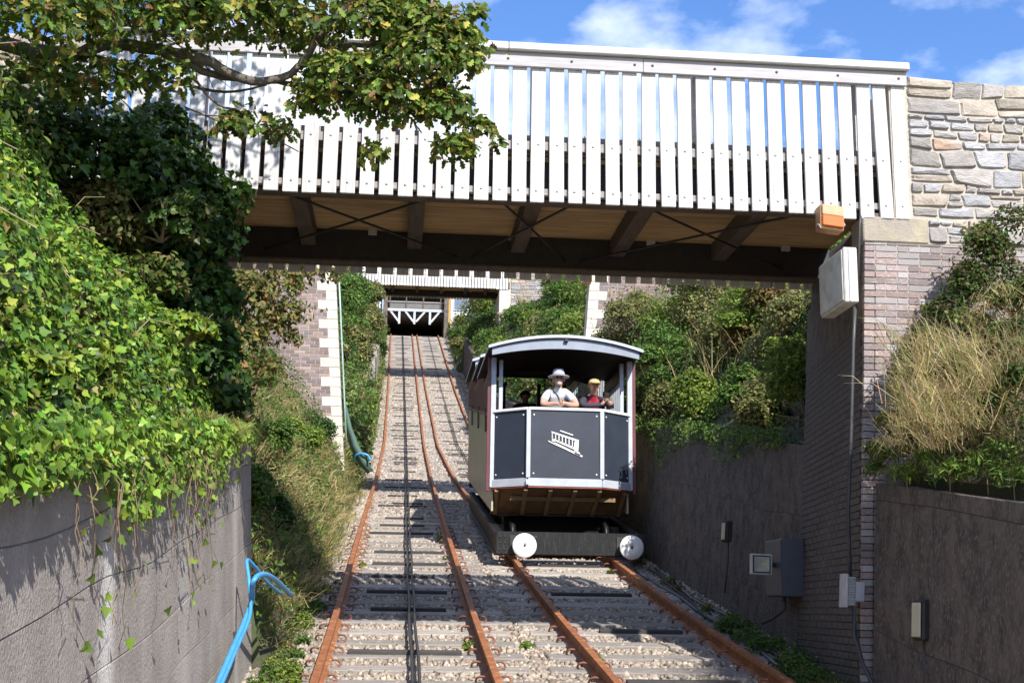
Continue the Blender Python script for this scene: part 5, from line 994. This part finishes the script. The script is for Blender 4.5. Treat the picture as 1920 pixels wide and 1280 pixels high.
gp = np.array([surf(1, R.uniform(0.2, 3.5), R.uniform(18, 26))+np.array([0, 0, 0.5]) for _ in range(120)]); grass('tall dry grass stems among the bushes on the right bank', gp, 1400, 0.4, 1.0, STRAW+[(0.2,0.2,0.08)], 0.15, (-0.1, -0.1), 'dry_grass', 'grass', wd=0.006, bend=0.3, kind='stuff')

# --- near right bank: brambles, dry grass, leafy shoots over the wall
t, P = cover('small-leaved brambles with reddish stems against the brick pier', 'brambles', 1, 6.6, 10.35, 0.05, 3.2, 15000, 0.042, 'oval', [(0.05,0.085,0.02),(0.035,0.06,0.015),(0.09,0.12,0.03),(0.13,0.06,0.04),(0.17,0.15,0.06)], [3, 3, 2, 1, 0.8], M_leaf, 0.5, 0, 'bramble_patch', lift=0.15)
paths = []
for k in range(34):
    y = R.uniform(8.0, 10.3); u = R.uniform(0.1, 2.2); p = surf(1, u, y)+np.array([0, 0, 0.3]); d = np.array([R.uniform(-.8, .4), R.uniform(-.3, .3), R.uniform(0.1, .7)]); ln = R.uniform(0.4, 0.9); paths.append([p, p+d*ln*0.5+np.array([0, 0, 0.12]), p+d*ln])
twigs(t, paths, mat('reddish_stem', (0.22, 0.10, 0.07), rough=0.8), 'bramble_stems', 0.005, 0.002)
for (px_, py_, r_) in ((1850, 480, 0.30), (1900, 440, 0.36), (1780, 590, 0.24), (1720, 680, 0.2), (1820, 560, 0.3), (1890, 540, 0.34)):
    n = 700; Q, N, C = blob(px(px_, py_, 10.0), (r_, r_*0.7, r_), n, [(0.045,0.08,0.02),(0.07,0.11,0.025),(0.11,0.06,0.04),(0.10,0.13,0.04)], [3, 2, 1, 1]); scatter(t, Q, N, 0.04*NR.uniform(0.6, 1.2, n), 'oval', C, M_leaf)
gp = np.array([px(R.uniform(1690, 1960), R.uniform(640, 850), R.uniform(8.6, 9.8)) for _ in range(200)])
grass('dense clump of long pale dry grass on top of the near right wall', gp, 3400, 0.2, 0.6, STRAW+[(0.5,0.42,0.25),(0.2,0.22,0.07)], 0.08, (-0.28, -0.25), 'dry_grass', 'grass', wd=0.0035, bend=0.5, kind='stuff')
for (px_, py_, Y_, r_, n) in ((1665, 850, 9.9, 0.16, 260), (1700, 890, 9.7, 0.14, 220), (1780, 890, 9.1, 0.16, 260), (1850, 880, 8.8, 0.18, 320), (1900, 900, 8.5, 0.18, 320), (1640, 880, 10.1, 0.10, 140), (1880, 850, 8.8, 0.17, 260), (1740, 860, 9.4, 0.12, 160)):
    c = px(px_, py_, Y_); t = empty('spurge_plant', c, 'bright green leafy shoots spilling over the edge of the near right wall', 'plant', 'leafy shoots on the near right wall'); Q, N, C = blob(c, (r_, r_, r_*0.8), n, [(0.15,0.23,0.04),(0.10,0.17,0.03),(0.20,0.27,0.06),(0.06,0.11,0.02)], [3, 3, 1.5, 1]); scatter(t, Q, N, 0.075*NR.uniform(0.6, 1.2, n), 'narrow', C, M_leaf, 0); twigs(t, [[c-np.array([0, 0, r_]), c, c+np.array([R.uniform(-.1, .1), 0, r_*0.7])] for _ in range(3)], None, 'stems', 0.006, 0.003)
# --- weeds by the track
def weed(c, r_, label, group, pal=GRASSG): t = empty('weed', c, label, 'weed', group); n = int(90+1600*r_); Q, N, C = blob(np.array(c)+np.array([0, 0, r_*0.5]), (r_, r_, r_*0.8), n, pal); scatter(t, Q, N, 0.035*NR.uniform(0.6, 1.3, n), 'oval', C, M_leaf); twigs(t, [[c, np.array(c)+np.array([R.uniform(-r_, r_), R.uniform(-r_, r_), r_*1.1])] for _ in range(5)], None, 'stems', 0.004, 0.002)
for k in range(16):
    y = R.uniform(10.4, 14.6); x = R.uniform(3.62, 3.85) if y > 11.2 else R.uniform(3.45, 3.8); weed((x, y, gzf(y)-0.17), R.uniform(0.10, 0.22), 'leafy weed growing at the foot of the pier and right-hand wall', 'weeds along the right-hand wall', G_MID)
for k in range(6):
    y = R.uniform(15, 20.5); weed((R.uniform(3.7, 3.85), y, gzf(y)-0.17), R.uniform(0.08, 0.16), 'leafy weed growing at the foot of the pier and right-hand wall', 'weeds along the right-hand wall', G_OLIVE)
for k in range(22):
    y = R.uniform(9.5, 16.5); weed((R.uniform(-1.2, -0.88), y, gzf(y)-0.17), R.uniform(0.09, 0.2), 'leafy weed beside the left rail', 'weeds beside the left track', G_LIGHT if k % 2 else G_MID)
for k in range(14):
    y = R.uniform(9, 24); x = R.choice([xcl(y)+0.62, xcr(y)-0.62, xcr(y)+0.6, xcl(y)-0.6, 1.35]); weed((x, y, gzf(y)-0.17), R.uniform(0.03, 0.07), 'tiny green weed sprouting from the ballast', 'weeds in the ballast', G_LIGHT)
for (px_, py_) in ((968, 300), (1003, 320), (1190, 300), (1255, 310), (1290, 315), (1100, 292), (1330, 318)):
    c = px(px_, py_, 10.72); c = np.array([c[0], 10.66, 3.44+0.60]); grass('dry grass tuft sprouting from the kerb of the nearest footbridge', [c], 110, 0.10, 0.26, STRAW+[(0.2,0.22,0.07)], 0.025, (0, -0.25), 'grass_tuft', 'grass', 'grass tufts on the nearest footbridge', wd=0.003, bend=1.0)

# --- far banks above the second bridge
cover('undergrowth on the steep left bank below the top station', 'undergrowth', -1, 28.5, 90, 0.05, 6.0, 24000, 0.17, 'oval', G_MID+[(0.15,0.12,0.05)], [3, 3, 2, 2, 1], M_leaf, 0.7, 0, kind='stuff', clump=0.9)
cover('undergrowth on the steep right bank below the top station', 'undergrowth', 1, 29.5, 90, 0.0, 8.0, 30000, 0.17, 'oval', G_MID+[(0.15,0.12,0.05)], [3, 3, 2, 2, 1], M_leaf, 0.8, 0, kind='stuff', clump=1.0)
yy = 30.0; k = 0
while yy < 87:
    for u, r_ in ((0.35, 0.6), (1.7, 0.95), (3.2, 1.15)):
        k += 1; pal = (G_LIGHT, G_MID, G_OLIVE, G_LIGHT, G_DARK)[k % 5]; nm = 'dark green' if pal is G_DARK else 'fresh green' if pal is G_LIGHT else 'olive' if pal is G_OLIVE else 'mid green'
        r2 = r_*R.uniform(0.8, 1.15); bush(nm+' bush '+('beside the rails' if u < 1 else 'partway up' if u < 3 else 'high up')+' on the steep left bank '+('just past the second bridge' if yy < 45 else 'below the farthest bridge' if yy < 64 else 'just below the top station'), surf(-1, u, yy+R.uniform(-1, 1))+np.array([-0.15, 0, r2*0.25]), (r2*0.9, r2*1.2, r2*0.85), 0.13, pal, nm+' bushes on the upper left bank', dens=3)
    for u, r_ in ((0.5, 0.9), (2.2, 1.25), (4.2, 1.5)):
        k += 1; pal = (G_OLIVE, G_MID, G_OLIVE, G_LIGHT, G_MID)[k % 5]; nm = 'fresh green' if pal is G_LIGHT else 'olive' if pal is G_OLIVE else 'mid green'
        r2 = r_*R.uniform(0.85, 1.2); bush(nm+' bush '+('beside the rails' if u < 1 else 'partway up' if u < 3 else 'high up')+' on the steep right bank '+('just past the second bridge' if yy < 45 else 'below the farthest bridge' if yy < 64 else 'just below the top station'), surf(1, u, yy+R.uniform(-1, 1))+np.array([0.15, 0, r2*0.35]), (r2, r2*1.2, r2*0.95), 0.13, pal, nm+' bushes on the upper right bank', dens=3)
    yy += 3.4
gp = np.array([surf(-1, R.uniform(0.05, 1.3), R.uniform(27.5, 70)) for _ in range(300)]); grass('dry grass along the foot of the steep upper left bank', gp, 5000, 0.3, 0.7, STRAW+GRASSG, 0.2, (0.3, -0.2), 'dry_grass', 'grass', wd=0.014, kind='stuff')

for (px_, py_, Y_, r_) in ((668, 560, 62, 1.25), (690, 600, 61, 1.0), (650, 620, 57, 1.3), (672, 650, 56, 1.1), (690, 560, 63.5, 0.9), (645, 560, 60, 1.3)):
    bush('scrubby green bush against the left abutment of the farthest footbridge', np.array(px(px_, py_, Y_)), (r_, r_, r_*1.05), 0.13, G_MID if r_ > 1.1 else G_OLIVE, 'bushes hiding the far left abutment', dens=3)
gp = np.array([surf(-1, R.uniform(-0.05, 0.9), y)+np.array([0, 0, 0.0]) for y in [R.uniform(16, 34) for _ in range(420)]])
grass('tall mixed grass crowding the left rail below the brick abutment', gp[:240], 7000, 0.22, 0.55, STRAW+GRASSG, 0.09, (0.2, -0.2), 'tall_grass', 'grass', wd=0.007, kind='stuff')
grass('greener grass beside the left rail beyond the wall', np.array([surf(-1, R.uniform(-0.05, 0.6), R.uniform(12.2, 20)) for _ in range(160)]), 4200, 0.12, 0.36, GRASSG, 0.08, (0.2, -0.2), 'green_grass', 'grass', wd=0.005, kind='stuff')

n = 2600; ys = NR.uniform(13.6, 24, n); fr = 0.12+0.25*np.maximum(0, np.sin(ys*1.7))+0.2*np.maximum(0, np.sin(ys*0.63+2)); dz = fr*NR.random(n)**1.4; wx = np.interp(ys, [12.9, 19, 26], [4.10, 3.95, 3.88])+0.07*2.1
P = np.stack([wx-0.16*NR.random(n)+0.02, ys, gz(ys)+2.02-dz*1.2+0.15*NR.random(n)], 1); t = empty('trailing_plants', (4.2, 17, gzf(17)+2), 'ragged fringe of trailing plants hanging over the top of the dark wall', 'trailing plants')
scatter(t, P, np.array([-0.7, -0.3, 0.5])+0.6*NR.normal(size=(n, 3)), 0.06*NR.uniform(0.5, 1.2, n), 'oval', palette(n, G_MID+G_LIGHT[:2], [3, 3, 2, 2, 2, 1]), M_leaf, 0, 0.8); t['kind'] = 'stuff'
grass('pale dry grass high on the sunlit left bank', np.array([surf(-1, R.uniform(0.3, 2.2), R.uniform(14.5, 25)) for _ in range(200)]), 6500, 0.25, 0.6, STRAW+[(0.5, 0.42, 0.22), (0.25, 0.27, 0.08)], 0.10, (0.3, -0.25), 'dry_grass', 'grass', wd=0.006, kind='stuff')

for (cx_, cy_, h_, n_) in ((3.72, 11.0, 0.5, 900), (3.68, 10.5, 0.45, 700), (3.74, 11.7, 0.4, 500)):
    grass('long olive grass and weeds at the foot of the brick pier', [np.array([cx_+R.uniform(-.08, .08), cy_+R.uniform(-.3, .3), gzf(cy_)-0.16]) for _ in range(12)], n_, h_*0.4, h_, [(0.10, 0.13, 0.03), (0.16, 0.17, 0.05), (0.25, 0.22, 0.09), (0.07, 0.11, 0.025)], 0.05, (-0.1, -0.1), 'grass_tuft', 'grass', 'long grass at the pier', wd=0.005)
for k in range(22):
    y = R.uniform(9.2, 12.6); weed((R.uniform(-1.12, -0.84), y, gzf(y)-0.17), R.uniform(0.07, 0.16), 'leafy weed beside the left rail', 'weeds beside the left track', (G_LIGHT, G_MID, G_OLIVE)[k % 3])

for (px_, py_, Y_, r_, pal) in ((1200, 590, 24, 0.85, G_OLIVE), (1260, 600, 23, 0.9, G_LIGHT), (1320, 580, 22, 0.9, G_OLIVE), (1240, 660, 21.5, 0.75, G_MID), (1160, 640, 24.5, 0.7, G_OLIVE), (1400, 580, 18.5, 0.7, G_LIGHT)):
    nm = 'dry olive' if pal is G_OLIVE else 'leafy light green' if pal is G_LIGHT else 'leafy mid green'
    bush(nm+' bush in front of the brick abutment behind the tram car', np.array(px(px_, py_, Y_)), (r_, r_, r_*0.9), 0.06, pal, nm+' bushes below the right brick abutment', dens=2.6)

# --- rougher growth breaking up the ivy on the near left bank
def hit_left(x, y):
    d = ray(x, y)
    for Y in np.arange(3.5, 11.5, 0.03):
        p = d*(Y/d[1])
        if p[0] < XL(Y) and p[2] < surf(-1, XL(Y)-p[0], Y)[2]: return p
    return d*(9.5/d[1])
for (x_, y_, r_, pal, shp, lf) in ((60, 500, 0.34, 0, 'oval', 0.065), (170, 430, 0.36, 1, 'oval', 0.06), (260, 540, 0.30, 0, 'oval', 0.06), (40, 640, 0.24, 2, 'ivy', 0.055), (130, 600, 0.26, 1, 'oval', 0.055), (330, 640, 0.24, 2, 'ivy', 0.055), (220, 690, 0.24, 2, 'ivy', 0.055), (120, 740, 0.2, 2, 'ivy', 0.055), (350, 760, 0.18, 2, 'ivy', 0.05), (20, 420, 0.36, 3, 'oval', 0.06), (290, 440, 0.3, 3, 'ivy', 0.06), (20, 760, 0.18, 2, 'ivy', 0.055)):
    c = hit_left(x_, y_)+np.array([0.06, -0.04, 0.08]); pl = [[(0.10,0.15,0.03),(0.06,0.10,0.02),(0.15,0.13,0.045),(0.13,0.18,0.04)], [(0.13,0.15,0.04),(0.17,0.13,0.05),(0.08,0.11,0.025),(0.19,0.2,0.06)], [(0.20,0.27,0.035),(0.14,0.22,0.03),(0.26,0.30,0.05),(0.07,0.13,0.02)], [(0.05,0.10,0.02),(0.035,0.07,0.015),(0.09,0.14,0.03),(0.12,0.12,0.04)]][pal]
    lb = ['leafy bramble clump rising out of the ivy on the near left bank', 'browning bramble clump among the ivy on the near left bank', 'bright hummock of yellow-green ivy on the near left bank', 'dark leafy clump at the top of the near left bank'][pal]
    bush(lb, c, (r_*1.15, r_*1.1, r_*0.8), lf, pl, lb.replace(' on', 's on', 1) if False else ['bramble clumps in the ivy', 'browning bramble clumps in the ivy', 'ivy hummocks', 'dark clumps on the left bank'][pal], shp, M_leafG if shp == 'ivy' else M_leaf, 2.4, 'ivy_hummock' if shp == 'ivy' else 'bramble_clump', 'ivy' if shp == 'ivy' else 'brambles')
for (x_, y_, Y_, r_) in ((1790, 690, 9.3, 0.16), (1880, 640, 9.4, 0.2), (1735, 780, 9.5, 0.13), (1850, 770, 8.9, 0.15), (1905, 720, 8.9, 0.16), (1700, 730, 9.8, 0.12)):
    bush('small dark bramble clump growing through the dry grass on the near right wall', np.array(px(x_, y_, Y_)), (r_, r_, r_), 0.042, [(0.07,0.11,0.025),(0.045,0.075,0.018),(0.12,0.15,0.04),(0.14,0.08,0.045)], 'bramble clumps in the dry grass', 'oval', M_leaf, 2.0, 'bramble_clump', 'brambles')

# --- bramble slope running down against the pier face
for (x_, y_, Y_, r_, k_) in ((1720, 650, 10.1, 0.2, 0), (1765, 590, 10.1, 0.2, 1), (1690, 720, 10.1, 0.17, 0), (1665, 790, 10.15, 0.15, 1), (1810, 530, 10.1, 0.22, 0), (1860, 470, 10.1, 0.22, 1), (1830, 620, 9.8, 0.2, 1), (1905, 560, 9.6, 0.24, 0), (1650, 850, 10.1, 0.13, 0), (1760, 700, 9.8, 0.18, 0), (1700, 830, 9.8, 0.15, 1)):
    pl = [[(0.09,0.14,0.03),(0.06,0.095,0.022),(0.15,0.18,0.05),(0.16,0.09,0.05)], [(0.16,0.18,0.05),(0.11,0.15,0.035),(0.22,0.2,0.07),(0.07,0.10,0.025)]][k_]
    bush(('dark' if k_ == 0 else 'yellow-green')+' bramble mound on the slope against the lit face of the brick pier', np.array(px(x_, y_, Y_)), (r_*1.1, r_*0.8, r_), 0.042, pl, ('dark' if k_ == 0 else 'yellow-green')+' bramble mounds by the pier', 'oval', M_leaf, 1.8, 'bramble_clump', 'brambles')
gp = np.array([px(1680+(1-q)*200+R.uniform(-30, 120), 560+q*280+R.uniform(-20, 40), R.uniform(9.3, 10.1)) for q in [R.random() for _ in range(120)]])
grass('loose pale grass hanging down the slope beside the brick pier', gp, 2200, 0.18, 0.5, STRAW+[(0.5, 0.42, 0.25)], 0.06, (-0.4, -0.3), 'dry_grass', 'grass', wd=0.0035, bend=0.9, kind='stuff')
grass('pale sunlit grass at the edge of the left track', np.array([surf(-1, R.uniform(-0.05, 0.8), R.uniform(14.5, 27)) for _ in range(200)]), 5000, 0.2, 0.5, [(0.55, 0.45, 0.25), (0.48, 0.38, 0.18), (0.3, 0.3, 0.1)], 0.08, (0.25, -0.3), 'dry_grass', 'grass', wd=0.006, kind='stuff')
